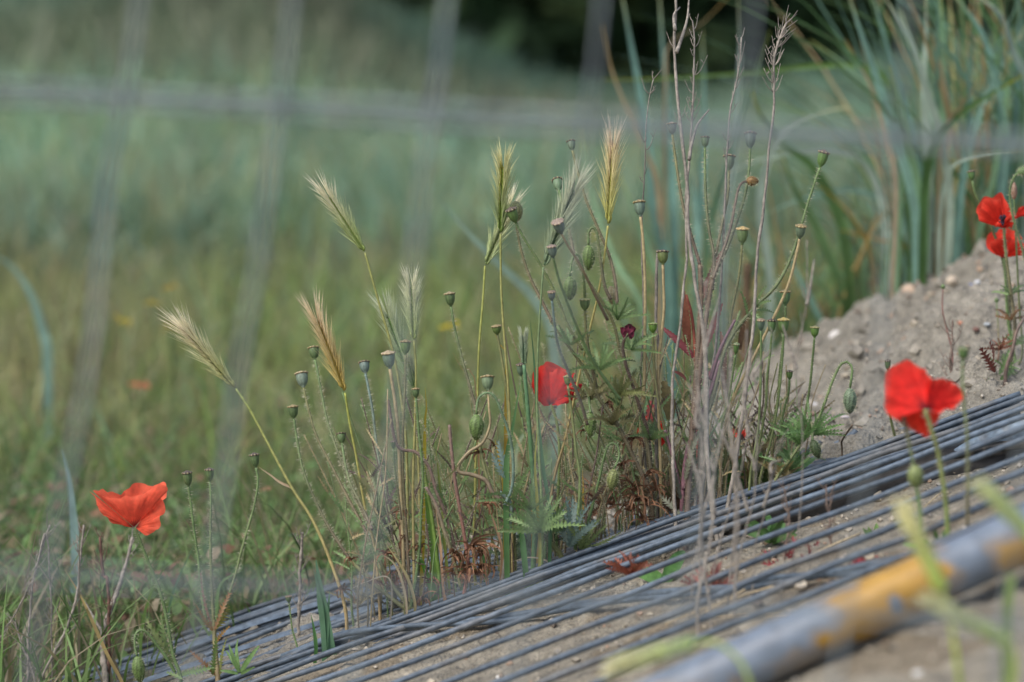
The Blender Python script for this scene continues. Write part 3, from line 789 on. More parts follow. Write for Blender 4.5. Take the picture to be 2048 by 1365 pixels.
# --- three seed heads at the left
t = plant('poppy plant with three slender hairy stalks of dark-lidded seed heads right of the coral poppy', (428, 1262), 1.80)
head(t, [(377, 974), (382, 1010), (388, 1060), (398, 1130), (402, 1180), (412, 1240)], 18, 30, c0='g', c1='g', lid=DK)
head(t, [(420, 964), (422, 1010), (421, 1080), (423, 1150), (427, 1245)], 17, 26, c0='g', c1='o', lid=DK)
head(t, [(512, 936), (516, 965), (509, 1010), (495, 1060), (481, 1110), (468, 1160), (440, 1240), (430, 1262)], 18, 28, c0='g', c1='o', lid=DK, ground=True)
for a, b, w_, c_ in (((425, 1262), (392, 1205), 16, (.28, .17, .05)), ((428, 1262), (470, 1165), 14, (.22, .12, .05)), ((430, 1260), (452, 1210), 20, (.28, .25, .06)), ((430, 1290), (462, 1250), 14, (.28, .17, .06)), ((426, 1262), (405, 1140), 10, (.2, .12, .08)), ((430, 1350), (380, 1300), 14, (.26, .13, .05)), ((440, 1350), (455, 1275), 12, (.2, .22, .07)), ((425, 1350), (432, 1270), 18, (.16, .24, .07))):
    leaf_part(t, a, b, w_, 1.79, col=c_)
stem(t, path3([(428, 1240), (430, 1290), (436, 1365)], 1.8, 1.79, ground=True), 8, 12, OLV, np.array([.30, .2, .12]), hair=False)
# small rosette and the tiny head
t = plant('small green rosette of narrow toothed leaves sprouting between the wires at the lower left', (478, 1345), 1.77, 'small plants sprouting between the wires', 'rosette_plant', 'weed')
for a, b, w_ in (((478, 1345), (458, 1285), 9), ((480, 1345), (480, 1275), 11), ((482, 1345), (520, 1288), 12), ((478, 1345), (452, 1300), 8), ((482, 1348), (512, 1330), 8), ((476, 1348), (440, 1340), 8)):
    leaf_part(t, a, b, w_, 1.77, 'red', (.14, .24, .08))
t = plant('tiny thin poppy seed head standing alone just above the wires at the lower left', (596, 1302), 1.82)
head(t, [(578, 1206), (581, 1230), (585, 1260), (592, 1285), (597, 1304)], 12, 14, 1.82, 1.82, w0=3, w1=4, c0='g', c1='g', ground=True)
# --- the leaning hairy stalks
t = plant('poppy plant with many hairy seed-head stalks leaning left and forked branches low over the wires', (835, 1225), 1.80)
head(t, [(588, 838), (594, 880), (606, 940), (630, 1000), (655, 1050), (680, 1090), (702, 1122)], 20, 26, 1.83, 1.81, 'g', 'b', lid=GD)
head(t, [(607, 776), (616, 815), (632, 870), (662, 930), (690, 985), (722, 1045), (748, 1092)], 24, 32, 1.84, 1.81, 'o', 'b', cap=(.19, .25, .19), lid=(.36, .28, .18))
head(t, [(630, 720), (640, 770), (654, 840), (676, 905), (700, 965), (728, 1030), (750, 1090)], 20, 27, 1.85, 1.81, 'g', 'b', lid=GD)
head(t, [(684, 888), (690, 925), (700, 965), (722, 1010), (745, 1060)], 17, 22, 1.83, 1.80, 'g', 'b', lid=DK)
head(t, [(731, 748), (744, 815), (752, 880), (762, 950), (776, 1010), (788, 1050)], 20, 26, 1.84, 1.81, 'l', 'o', cap=(.16, .22, .19))
head(t, [(780, 738), (788, 790), (796, 860), (800, 950), (804, 1040), (808, 1140)], 25, 34, 1.79, 1.80, 's', 's', cap=(.18, .25, .19), lid=(.36, .28, .18), hair=False, w0=7)
head(t, [(811, 710), (810, 780), (806, 860), (806, 950), (812, 1050), (818, 1150)], 20, 28, 1.79, 1.80, 'o', 'b', cap=(.12, .20, .05), lid=GD)
head(t, [(787, 898), (790, 940), (797, 990), (803, 1040)], 10, 16, 1.78, 1.79, w0=4, w1=4, lid=DK)
head(t, [(832, 797), (838, 870), (846, 950), (842, 1030), (838, 1110), (822, 1215)], 15, 20, 1.79, 1.80, 'g', 'g', lid=GD, ground=True)
for pth, c_ in (([(702, 1122), (740, 1160), (780, 1195), (815, 1220), (835, 1228)], OLV), ([(748, 1092), (768, 1140), (795, 1185), (830, 1224)], OLV * .9), ([(842, 1090), (836, 1140), (826, 1200), (818, 1222)], OLV), ([(800, 1040), (806, 1110), (812, 1200)], np.array([.22, .12, .07]))):
    stem(t, path3(pth, 1.81, 1.80, ground=True), 7, 10, c_, c_ * .8, hair=False)
stem(t, path3([(776, 800), (790, 880), (806, 900), (832, 905), (858, 935), (872, 980), (895, 1040), (910, 1100)], 1.79, 1.80), 6, 8, PUR * 1.6, PUR * 1.5, hl=5)
for (a, b, s_) in ((802, 1020, 34), (842, 1095, 34), (770, 1110, 46), (690, 1180, 40), (812, 1080, 30), (740, 1165, 34), (845, 1200, 40), (700, 1120, 26), (880, 1190, 40), (860, 1165, 36)):
    dried(t, a, b, s_, 1.80, 5)
# --- curled brown plant
t = plant('withered poppy plant of curled rust-brown leaves with two bare red-brown stalks above the wires', (928, 1175), 1.79)
stem(t, path3([(899, 850), (903, 900), (910, 960), (920, 1020), (930, 1080), (936, 1130), (930, 1178)], 1.79, 1.79, ground=True), 7, 8, PUR * 1.7, np.array([.26, .09, .06]), hl=4)
stem(t, path3([(852, 975), (872, 1010), (888, 1060), (905, 1110), (922, 1175)], 1.79, 1.79), 7, 8, PUR * 1.7, OLV, hl=4)
for (a, b, s_) in ((905, 1110, 46), (925, 1120, 54), (945, 1095, 60), (960, 1110, 60), (935, 1140, 50), (912, 1150, 44), (955, 1150, 46), (940, 1100, 54), (965, 1135, 50)):
    dried(t, a, b, s_, 1.79, 6, DRY * 1.1)
# --- glaucous nodding bud
t = plant('poppy plant bearing the large warty bud that nods left of the centre red poppy', (1005, 1150), 1.79)
nod(t, [(953, 828), (954, 808), (960, 793), (975, 786), (990, 795), (1003, 825), (1018, 868), (1026, 920), (1024, 975), (1010, 1010)], 30, 54, 1.77, 1.78, 'g', 'l')
stem(t, path3([(1000, 985), (1022, 1010), (1018, 1070), (1008, 1145)], 1.78, 1.79, ground=True), 8, 10, GLA, PUR * 1.5, hair=False)
head(t, [(976, 782), (978, 815), (980, 850), (966, 885), (938, 905), (918, 930), (920, 945), (945, 950), (972, 962), (985, 985), (1000, 1000)], 24, 30, 1.79, 1.78, 's', 'b', cap=(.18, .25, .14), lid=GD, hair=False, w0=4, w1=10)
head(t, [(902, 614), (910, 660), (922, 710), (936, 760), (950, 810), (955, 840)], 20, 28, 1.81, 1.80, 'g', 'b', lid=(.28, .22, .12))
stem(t, path3([(958, 885), (965, 920), (976, 960), (990, 1000)], 1.79, 1.785), 6, 8, OLV, OLV, hair=False)
for a, b, w_, c_ in (((1020, 985), (955, 985), 10, GRN * 1.2), ((1010, 1000), (950, 1000), 10, GRN * 1.2), ((1020, 960), (1000, 880), 22, GLA * .9), ((1024, 1000), (1060, 930), 20, GRN), ((1010, 960), (985, 905), 16, GLA)):
    leaf_part(t, a, b, w_, 1.78, col=c_)
dried(t, 960, 905, 30, 1.79, 5, DRY * .7); dried(t, 970, 1010, 34, 1.79, 7); dried(t, 985, 890, 22, 1.79, 3, DRY * .7)
t = plant('slim poppy stalk with a flat green seed head straight below the tall dark-spined barley ear', (1022, 930), 1.82)
head(t, [(995, 670), (1004, 720), (1014, 790), (1018, 860), (1022, 930), (1030, 1100)], 19, 19, 1.81, 1.82, 'o', 'o', cap=(.14, .21, .06), lid=GD, hair=False, ground=True)
t = plant('slim poppy stalk with a narrow grey-green seed head just left of the centre red poppy', (1085, 930), 1.82)
head(t, [(1042, 753), (1048, 800), (1058, 860), (1072, 910), (1095, 1000)], 15, 25, 1.79, 1.80, 'g', 'g', cap=(.13, .19, .12), lid=DK, ground=True)
# --- feathery leafy clump under the centre poppy
t = plant('feathery bright green young poppy plant with finely cut leaves below the centre red poppy', (1118, 1105), 1.785)
stem(t, path3([(1040, 1040), (1075, 1062), (1105, 1090), (1125, 1120)], 1.78, 1.79, ground=True), 8, 13, OLV, OLV, hair=True)
cluster(t, 1080, 1065, 1.775, 11, 88, 26, .2, 3.0, GRN * 1.15); cluster(t, 1140, 1095, 1.785, 8, 110, 26, .7, 2.2, GLA * .9); cluster(t, 1165, 1100, 1.79, 6, 90, 22, .6, 2.3, (.2, .26, .1))
cluster(t, 1060, 1020, 1.78, 6, 70, 20, .6, 2.8, GRN)
# --- the centre poppy
RD = (.74, .022, .018)
t = plant('bright red poppy in the centre with a torn dark-centred side petal', (1120, 1000), 1.82)
petal(t, (1102, 808), [(1070, 775), (1066, 750), (1070, 735), (1088, 727), (1110, 729), (1128, 738), (1142, 752), (1148, 775), (1140, 795)], 1.835, .013, np.array(RD) * .9)
petal(t, (1102, 812), [(1090, 812), (1078, 805), (1069, 790), (1065, 765), (1066, 745), (1080, 732), (1100, 735), (1112, 742)], 1.832, -.008, np.array(RD), ruf=.7)
petal(t, (1102, 810), [(1098, 745), (1116, 738), (1132, 746), (1143, 765), (1146, 785), (1138, 801), (1124, 809), (1112, 813)], 1.83, -.010, np.array(RD) * 1.02, ruf=.8)
petal(t, (1122, 802), [(1140, 748), (1152, 756), (1160, 765), (1157, 778), (1161, 790), (1148, 796), (1138, 806)], 1.838, .004, (.62, .02, .05), ruf=2.2)
stamens(t, (1112, 800), [(1120, 775), (1135, 768), (1142, 778), (1128, 772)], 1.826)
stem(t, path3([(1102, 810), (1112, 838), (1118, 880), (1119, 930), (1116, 1000), (1112, 1060)], 1.83, 1.84, ground=True), 6, 7, np.array([.26, .32, .10]), GRN, hl=6)
# --- the big branching plant left of the dry stems
t = plant('large branching hairy poppy plant in the middle with many buds on arching brown stems', (1300, 1060), 1.81)
main = [(1150, 520), (1175, 560), (1205, 605), (1228, 650), (1240, 700), (1262, 760), (1282, 830), (1300, 930), (1306, 1060)]
stem(t, path3(main, 1.80, 1.81, ground=True), 5, 10, OLV * .9, BRN, hl=8)
stem(t, path3([(1100, 640), (1135, 690), (1170, 740), (1200, 800), (1235, 850), (1265, 910), (1300, 980)], 1.79, 1.80), 5, 10, OLV * .9, BRN * .8, hl=8)
head(t, [(1032, 447), (1050, 480), (1075, 520), (1100, 565), (1120, 610), (1135, 650), (1165, 700)], 21, 32, 1.78, 1.79, 'g', 'o', cap=(.12, .20, .06), lid=DK)
nod(t, [(1031, 407), (1033, 447), (1042, 500), (1060, 555), (1085, 605), (1105, 645)], 2, 2, 1.80, 1.79, 'o', 'b')
bud(t, P(1031, 402, 1.80), np.array([.03, 0, -1]), 27, 44, np.array([.24, .25, .11]), 1.8)
head(t, [(1118, 382), (1128, 420), (1140, 470), (1150, 520)], 20, 28, 1.86, 1.82, 'g', 'b', cap=(.15, .23, .13), lid=DK)
head(t, [(1123, 468), (1135, 490), (1160, 530), (1190, 590), (1215, 640)], 23, 30, 1.74, 1.78, 's', 'b', cap=(.15, .20, .16), lid=(.24, .18, .15), hair=False)
head(t, [(1107, 517), (1118, 560), (1140, 620), (1165, 680), (1190, 730), (1240, 800)], 18, 26, 1.72, 1.77, 'g', 'g', cap=(.14, .19, .15), lid=(.2, .15, .13), hair=False)
head(t, [(1145, 302), (1156, 345), (1172, 400), (1195, 455), (1218, 510), (1230, 560), (1235, 610)], 16, 22, 1.82, 1.80, 'o', 'b', cap=(.16, .22, .15), lid=DK)
nod(t, [(1177, 490), (1177, 470), (1181, 458), (1190, 458), (1196, 480), (1202, 530), (1210, 575), (1222, 600)], 25, 52, 1.80, 1.80, 'g', 'b')
nod(t, [(1140, 552), (1142, 530), (1148, 512), (1156, 510), (1164, 530), (1169, 580), (1170, 630), (1174, 680), (1190, 760)], 27, 50, 1.78, 1.80, 'g', 'o')
head(t, [(1104, 602), (1108, 640), (1116, 690), (1135, 740), (1160, 800), (1175, 850)], 15, 20, 1.75, 1.78, 'l', 'b', cap=(.16, .2, .18))
head(t, [(1170, 622), (1172, 660), (1180, 720), (1200, 800)], 20, 24, 1.79, 1.8, 'o', 'b', cap=(.14, .2, .08), lid=(.22, .24, .1))
nod(t, [(1181, 826), (1177, 790), (1176, 765), (1184, 752), (1195, 752)], 24, 50, 1.79, 1.80, 'g', 'g')
nod(t, [(1228, 938), (1238, 915), (1236, 895), (1228, 887), (1216, 892), (1207, 920), (1198, 960), (1180, 1030), (1160, 1090)], 24, 45, 1.79, 1.80, 'g', 'g', col=(.20, .23, .08), tilt=-.1)
head(t, [(1136, 772), (1144, 830), (1152, 900), (1160, 960), (1155, 1050), (1150, 1100)], 14, 20, 1.79, 1.79, 'o', 'g', cap=(.16, .20, .06), hair=False, lid=(.25, .25, .1))
bud(t, P(1222, 572, 1.81), np.array([.05, 0, -1]), 19, 38, np.array([.42, .36, .2]), 1.8)
t2 = t
for (x_, y_, d_, n_, L_, w_, a0_, a1_, c_) in ((1235, 640, 1.80, 8, 62, 15, .2, 2.4, GRN * 1.1), (1262, 700, 1.80, 8, 62, 18, .1, 2.9, GRN * 1.15), (1140, 690, 1.785, 7, 62, 18, .4, 2.7, GRN), (1200, 740, 1.79, 8, 70, 20, .2, 3.1, GRN * 1.05),
                                     (1240, 790, 1.80, 7, 66, 24, .0, 2.9, (.19, .21, .08)), (1180, 800, 1.80, 6, 60, 18, .3, 3.0, (.20, .19, .09)), (1225, 850, 1.8, 6, 60, 22, .1, 3.0, (.19, .18, .08)), (1300, 880, 1.81, 6, 60, 24, .3, 2.8, GRN * .9)):
    cluster(t, x_, y_, d_, n_, L_, w_, a0_, a1_, c_)
for (a, b, s_) in ((1262, 1020, 60), (1270, 980, 60), (1285, 1040, 60), (1245, 930, 44), (1275, 1000, 60), (1295, 950, 50), (1170, 860, 36), (1215, 810, 30), (1290, 1010, 60), (1265, 880, 40), (1235, 960, 40), (1310, 980, 50)):
    dried(t, a, b, s_, 1.80, 6, DRY * .8)
# dark shrivelled flower and half-hidden red petals
t = plant('shrivelled dark maroon poppy bloom beside the branching plant, below the peach barley ear', (1258, 680), 1.79)
m1 = MB()
for k in range(16):
    p0_ = P(1256, 668, 1.79); a = rnd.uniform(0, 6.28); q_ = [p0_, p0_ + PX(7) * np.array([math.cos(a), math.sin(a), .6]), p0_ + PX(13) * np.array([math.cos(a), math.sin(a) * .8, rnd.uniform(-.6, 1.3)]), p0_ + PX(9) * np.array([math.cos(a + 1), math.sin(a), rnd.uniform(-1, 1.4)])]
    strip(m1, smooth(q_, 9), PX(7), np.array([.10, .015, .03]) * rnd.uniform(.5, 2.2), fold=.4)
m1.build('shrivelled_petals', M_dryleaf, t)
stem(t, path3([(1256, 668), (1246, 690), (1252, 730), (1275, 800), (1300, 900)], 1.79, 1.81, ground=True), 6, 8, PUR, PUR)
t = plant('red poppy bloom half hidden low behind the dry brown stems', (1310, 960), 1.87)
petal(t, (1305, 880), [(1278, 872), (1282, 850), (1290, 832), (1305, 825), (1318, 835), (1330, 850), (1334, 868), (1325, 885)], 1.87, .01, np.array(RD) * .9, ruf=1.6)
petal(t, (1305, 880), [(1280, 880), (1284, 860), (1300, 848), (1316, 855), (1330, 872), (1322, 890)], 1.868, -.008, np.array(RD), ruf=1.6)
stem(t, path3([(1305, 880), (1310, 930), (1312, 990)], 1.87, 1.87, ground=True), 6, 7, GRN, GRN)
t = plant('scrap of red poppy flower among green leaves right of the dry stems', (1480, 960), 1.88)
petal(t, (1478, 880), [(1462, 868), (1464, 856), (1470, 852), (1478, 862)], 1.88, .005, (.85, .10, .07)); petal(t, (1480, 880), [(1484, 868), (1489, 860), (1494, 868), (1492, 876)], 1.88, -.004, (.85, .10, .07))
stem(t, path3([(1479, 880), (1482, 930)], 1.88, 1.88, ground=True), 5, 6, GRN, GRN)
# --- stalks in the fan right of the centre
t = plant('straw-coloured poppy stalk with a leaning grey-green seed head touching the thin dead twig', (1286, 760), 1.81)
head(t, [(1281, 434), (1286, 480), (1290, 560), (1290, 650), (1289, 760), (1280, 880), (1285, 1000)], 22, 32, 1.80, 1.81, 's', 's', cap=(.16, .23, .17), lid=GD, hair=False, w0=6, ground=True)
t = plant('straw poppy stalk with a round dark-lidded olive seed head right of the pale stick', (1322, 760), 1.82)
head(t, [(1326, 530), (1327, 570), (1328, 620), (1322, 680), (1317, 730), (1318, 840), (1322, 960)], 22, 28, 1.80, 1.81, 's', 's', cap=(.14, .18, .06), lid=DK, hair=False, w0=6, ground=True)
t = plant('thin dark poppy stalk with a plain green seed head lower than its straw neighbour', (1330, 860), 1.80)
head(t, [(1306, 667), (1307, 710), (1312, 770), (1322, 830), (1340, 900), (1345, 1010)], 17, 20, 1.80, 1.81, 'o', 'p', cap=(.13, .24, .04), lid=(.2, .28, .08), hair=False, w0=5, ground=True)
t = plant('hairy poppy plant with a fan of tall bristly seed-head stalks among the pale dead stems', (1375, 1080), 1.79)
head(t, [(1345, 270), (1350, 310), (1358, 365), (1368, 420), (1385, 480), (1400, 530)], 18, 24, 1.82, 1.80, 'o', 'p', cap=(.15, .19, .14), lid=(.22, .16, .12))
head(t, [(1410, 296), (1410, 340), (1412, 400), (1418, 460), (1428, 515), (1425, 580)], 16, 23, 1.83, 1.80, 'g', 'p', cap=(.12, .19, .09), lid=DK)
head(t, [(1458, 342), (1456, 390), (1446, 440), (1436, 490), (1425, 540), (1415, 600)], 22, 32, 1.83, 1.80, 'o', 'b', cap=(.16, .21, .13), lid=(.2, .15, .1))
head(t, [(1500, 298), (1498, 340), (1490, 390), (1475, 440), (1455, 495), (1430, 550), (1410, 610)], 22, 34, 1.83, 1.80, 'g', 'b', cap=(.15, .21, .16), lid=(.14, .1, .1))
nod(t, [(1500, 364), (1488, 364), (1478, 375), (1470, 410), (1460, 460), (1440, 520), (1425, 560)], 2, 2, 1.82, 1.80, 'b', 'b')
bud(t, P(1492, 362, 1.82), np.array([1, 0, -.05]), 20, 26, np.array([.26, .16, .06]), 1.8)
stem(t, path3([(1400, 530), (1402, 600), (1396, 700), (1388, 820), (1378, 960), (1372, 1085)], 1.80, 1.79, ground=True), 10, 14, BRN, PUR * 1.3, hl=6)
stem(t, path3([(1425, 560), (1412, 640), (1400, 740), (1390, 860)], 1.80, 1.79), 8, 12, BRN, PUR, hl=6)
t = plant('long bristly poppy stalk leaning right, with a big egg-shaped green seed head', (1420, 900), 1.81)
head(t, [(1640, 336), (1628, 370), (1612, 420), (1596, 475), (1576, 530), (1550, 575), (1520, 605), (1480, 650), (1450, 700), (1430, 780), (1400, 900)], 21, 34, 1.80, 1.80, 'g', 'p', cap=(.13, .23, .07), lid=(.14, .1, .08), ground=True, w1=11)
for a, b in (((1510, 615), (1535, 570)), ((1515, 612), (1545, 600)), ((1500, 625), (1525, 640)), ((1495, 630), (1480, 580)), ((1500, 620), (1545, 625))):
    leaf_part(t, a, b, 12, 1.80, col=GRN)
t = plant('smooth straw poppy stalk curving down from a grey-green seed head beside the bristly stalk', (1450, 820), 1.83)
head(t, [(1599, 478), (1595, 500), (1580, 560), (1560, 610), (1530, 670), (1500, 730), (1470, 790), (1450, 860), (1440, 960)], 20, 28, 1.79, 1.82, 's', 's', cap=(.15, .21, .13), lid=GD, hair=False, w0=6, ground=True)
t = plant('pale green poppy stalk with a broad gold-lidded seed head above the wooden stake', (1460, 900), 1.83)
head(t, [(1484, 490), (1482, 520), (1475, 570), (1464, 620), (1458, 680), (1455, 800), (1450, 940)], 23, 34, 1.80, 1.82, 'o', 'o', cap=(.15, .22, .08), lid=(.45, .32, .13), hair=True, hl=4, ground=True)
fan = [('upright poppy stalk with the highest dark green seed head of the close group', [(1571, 612), (1571, 640), (1569, 660), (1560, 740), (1552, 820), (1530, 900), (1515, 950)], 20, 30, (.11, .19, .08), GD, 1.83),
       ('upright poppy stalk with a dark seed head just left of its gold-lidded twin', [(1543, 668), (1541, 700), (1534, 760), (1532, 810), (1522, 870), (1508, 950)], 17, 28, (.10, .18, .06), DK, 1.80),
       ('faint grey-green poppy seed head partly behind pale dry stems beside the close group', [(1522, 662), (1522, 720), (1520, 800), (1515, 870), (1500, 960)], 15, 24, (.13, .19, .13), (.2, .15, .1), 1.76),
       ('upright poppy stalk with the broad gold-lidded seed head of the close group', [(1567, 668), (1566, 700), (1561, 760), (1552, 830), (1540, 890), (1520, 960)], 22, 30, (.13, .22, .07), (.42, .33, .10), 1.80),
       ('poppy stalk with a small pale-rayed seed head right of the close group', [(1629, 676), (1626, 710), (1620, 770), (1610, 830), (1595, 880), (1575, 950)], 17, 22, (.12, .22, .05), (.26, .24, .1), 1.81),
       ('little narrow seed head on a thin green stalk in front of the dry stems', [(1471, 710), (1466, 745), (1456, 800), (1440, 870), (1430, 960)], 11, 24, (.10, .19, .05), (.15, .2, .1), 1.79),
       ('small funnel-shaped seed head on a thin stalk low over the sand', [(1579, 760), (1577, 785), (1566, 830), (1563, 880), (1560, 950)], 13, 18, (.12, .20, .06), DK, 1.82),
       ('tiny dark seed head on an orange stalk just left of the blurred poppy', [(1776, 742), (1778, 790), (1782, 840), (1791, 880)], 12, 22, (.12, .18, .06), DK, 1.86)]
for lab, pth, w_, h_, c_, l_, d_ in fan:
    t = plant(lab, pth[-1], d_, 'slender poppy stalks over the sand')
    head(t, pth, w_, h_, d_, d_ + .02, 'g', 'o', cap=c_, lid=l_, hair=d_ > 1.77, w0=4.5, w1=6, hl=4, ground=True)
t = plant('hairy poppy with a grey-green bud hanging from a hooked stalk over the sand', (1535, 985), 1.81)
nod(t, [(1700, 776), (1703, 755), (1704, 735), (1694, 724), (1681, 730), (1666, 760), (1655, 790), (1640, 830), (1615, 870), (1580, 920), (1545, 975)], 26, 52, 1.80, 1.80, 'g', 'o', col=(.15, .21, .13), ground=True)
nod(t, [(1625, 882), (1625, 865), (1624, 848), (1615, 848), (1610, 862)], 2, 2, 1.79, 1.8); bud(t, P(1625, 880, 1.79), np.array([.35, 0, -1]), 20, 40, np.array([.08, .12, .05]), 1.8)
stem(t, path3([(1705, 850), (1685, 880), (1684, 900)], 1.8, 1.82, ground=True), 4, 4, BRN, BRN, False)
cluster(t, 1625, 870, 1.80, 12, 80, 15, .0, 3.1, np.array([.15, .26, .09])); cluster(t, 1600, 890, 1.80, 7, 80, 17, .9, 2.6, np.array([.15, .26, .09])); cluster(t, 1580, 940, 1.81, 8, 70, 16, .3, 2.8, np.array([.15, .25, .10])); cluster(t, 1560, 960, 1.81, 6, 60, 18, .5, 2.4, np.array([.25, .20, .08]))
# --- poppies at the right edge
t = plant('tall poppy at the right edge, its red cup with a black slit highest', (2002, 770), 1.93)
RR = (.82, .04, .022)
petal(t, (2006, 456), [(1966, 447), (1957, 430), (1956, 412), (1966, 397), (1985, 392), (2003, 389), (2010, 402), (2020, 420), (2032, 436), (2024, 452)], 1.93, .012, np.array(RR) * .92)
petal(t, (2006, 457), [(1962, 444), (1957, 425), (1966, 402), (1985, 396), (2000, 400), (2004, 420), (2007, 440)], 1.928, -.009, RR, ruf=.7)
petal(t, (2008, 457), [(1990, 452), (2002, 440), (2018, 436), (2032, 432), (2030, 446), (2020, 455)], 1.925, -.006, np.array(RR) * .95, ruf=.7)
petal(t, (2026, 440), [(2032, 428), (2043, 414), (2056, 410), (2062, 420), (2050, 428), (2036, 438)], 1.94, .006, RR)
stamens(t, (2006, 452), [(2004, 440), (2006, 434)], 1.915)
stem(t, path3([(2008, 457), (2011, 500), (2017, 550), (2024, 600), (2030, 660), (2022, 720), (2008, 790)], 1.93, 1.93, ground=True), 6, 9, OLV, PUR * 1.3, hl=5)
for (x_, y_, c_) in ((2018, 590, GRN), (2022, 640, (.22, .12, .06)), (2030, 690, GRN), (2012, 740, (.14, .22, .08)), (2000, 700, (.2, .08, .05)), (2040, 780, GRN), (2010, 790, GRN)):
    cluster(t, x_, y_, 1.93, 5, 40, 12, .2, 3.0, c_)
t = plant('red poppy with a fan-shaped flower just under the highest one at the right edge', (2040, 790), 1.97)
petal(t, (2008, 516), [(1985, 506), (1975, 488), (1974, 474), (1986, 464), (2006, 459), (2028, 463), (2044, 478), (2043, 492), (2036, 502), (2022, 512)], 1.965, .010, np.array(RR))
petal(t, (2008, 517), [(1988, 508), (1980, 492), (1990, 478), (2008, 476), (2030, 480), (2048, 490), (2056, 506), (2036, 510), (2020, 514)], 1.96, -.007, np.array(RR) * .95)
stem(t, path3([(2008, 517), (2012, 570), (2016, 640), (2030, 720), (2040, 800)], 1.96, 1.97, ground=True), 6, 8, GRN, GRN)
t = plant('poppy stalk with a dark-striped seed head above the right-hand poppies, passing behind them', (2020, 760), 1.98)
head(t, [(1945, 362), (1950, 385), (1962, 412), (1985, 460), (2005, 520), (2018, 600), (2025, 760)], 15, 20, 1.95, 1.98, 'g', 'p', cap=(.10, .19, .06), lid=DK, hair=False, ground=True)
t = plant('hooked poppy stalk with a green bud at the right edge, dried pink bud beside', (2060, 780), 1.93)
stem(t, path3([(2046, 342), (2030, 352), (2020, 380), (2023, 420), (2036, 470), (2050, 520), (2070, 640), (2060, 780)], 1.91, 1.93, ground=True), 5, 7, GRN, PUR * 1.2)
bud(t, P(2034, 346, 1.91), np.array([1, 0, .25]), 17, 30, GRN, 1.9)
stem(t, path3([(2028, 398), (2030, 430), (2033, 500), (2038, 600), (2045, 700)], 1.94, 1.95, ground=True), 4, 5, GRN, OLV, False)
bud(t, P(2028, 400, 1.94), np.array([0, 0, 1]), 13, 36, np.array([.30, .19, .13]), 1.9, hair=False)
# thin purple stalks at the right
for lab, pth, d_ in (('thin red-brown weed stalk with a tiny green tip standing alone on the sand bank', [(1886, 575), (1885, 620), (1895, 665), (1905, 710), (1902, 760)], 1.97), ('thin green weed stalk with a tiny round bud beside the right-hand poppies', [(1993, 602), (1996, 650), (1998, 705)], 1.99)):
    t = plant(lab, pth[-1], d_, 'thin stalks on the sand bank', 'weed_stalk', 'weed')
    stem(t, path3(pth, d_, d_ - .02, ground=True), 3, 4, GRN if 'green weed' in lab else np.array([.2, .1, .08]), np.array([.22, .1, .08]), False)
    bud(t, P(pth[0][0], pth[0][1] + 4, d_), np.array([0, 0, 1]), 9, 11, GRN, d_, False)
t = plant('purple-stemmed weed with dark red toothed leaves at the right edge below the two poppies', (2010, 800), 1.9, 'thin stalks on the sand bank', 'weed_plant', 'weed')
stem(t, path3([(2060, 620), (2035, 660), (2025, 700), (2012, 740), (2010, 800)], 1.9, 1.9, ground=True), 6, 9, PUR * 1.4, PUR * 1.2, False)
for a, b, c_ in (((1990, 745), (1960, 690), (.14, .04, .03)), ((1985, 735), (1975, 682), (.14, .04, .03)), ((1995, 770), (1965, 765), GRN), ((1998, 750), (2015, 700), GRN), ((1990, 775), (1975, 795), GRN * 1.1), ((2000, 760), (2030, 735), GRN)):
    leaf_part(t, a, b, 24, 1.9, col=c_)
# --- blurred foreground poppy
t = plant('large blurred red poppy at the right, its stem crossing the wires', (1905, 1010), 1.50)
FR = (.80, .028, .022); D_ = 1.49
petal(t, (1852, 818), [(1790, 838), (1771, 815), (1768, 780), (1779, 742), (1797, 722), (1825, 727), (1848, 736), (1860, 762)], D_, .008, FR)
petal(t, (1852, 818), [(1856, 762), (1885, 757), (1912, 769), (1928, 790), (1921, 808), (1900, 820), (1875, 824)], D_, .010, np.array(FR) * 1.02)
petal(t, (1852, 820), [(1774, 812), (1782, 836), (1812, 850), (1848, 875), (1864, 862), (1880, 826)], D_ + .004, .008, np.array([.85, .04, .018]))
petal(t, (1852, 819), [(1800, 740), (1830, 730), (1850, 745), (1862, 770), (1885, 775)], D_ + .012, .016, FR)
stem(t, path3([(1850, 820), (1860, 850), (1875, 900), (1884, 950), (1892, 1010)], D_, 1.50, ground=True), 7, 8, np.array([.30, .32, .12]), np.array([.2, .28, .08]))
t = plant('blurred green bud on a thin stalk crossing the wires below the large blurred poppy', (1850, 1050), 1.50)
nod(t, [(1828, 935), (1824, 915), (1815, 870), (1806, 830)], 2, 2, 1.5, 1.5)
stem(t, path3([(1832, 968), (1840, 1020), (1842, 1060)], 1.5, 1.5, ground=True), 6, 6, GRN, GRN)
bud(t, P(1830, 930, 1.50), np.array([.06, 0, -1]), 32, 48, np.array([.2, .25, .09]), 1.5)
t = plant('small blurred green seed head in front of the sand bank at the right', (1925, 800), 1.50)
head(t, [(1926, 722), (1925, 760), (1930, 830), (1935, 900)], 20, 26, 1.5, 1.5, cap=(.1, .18, .06), lid=(.1, .16, .06), ground=True)
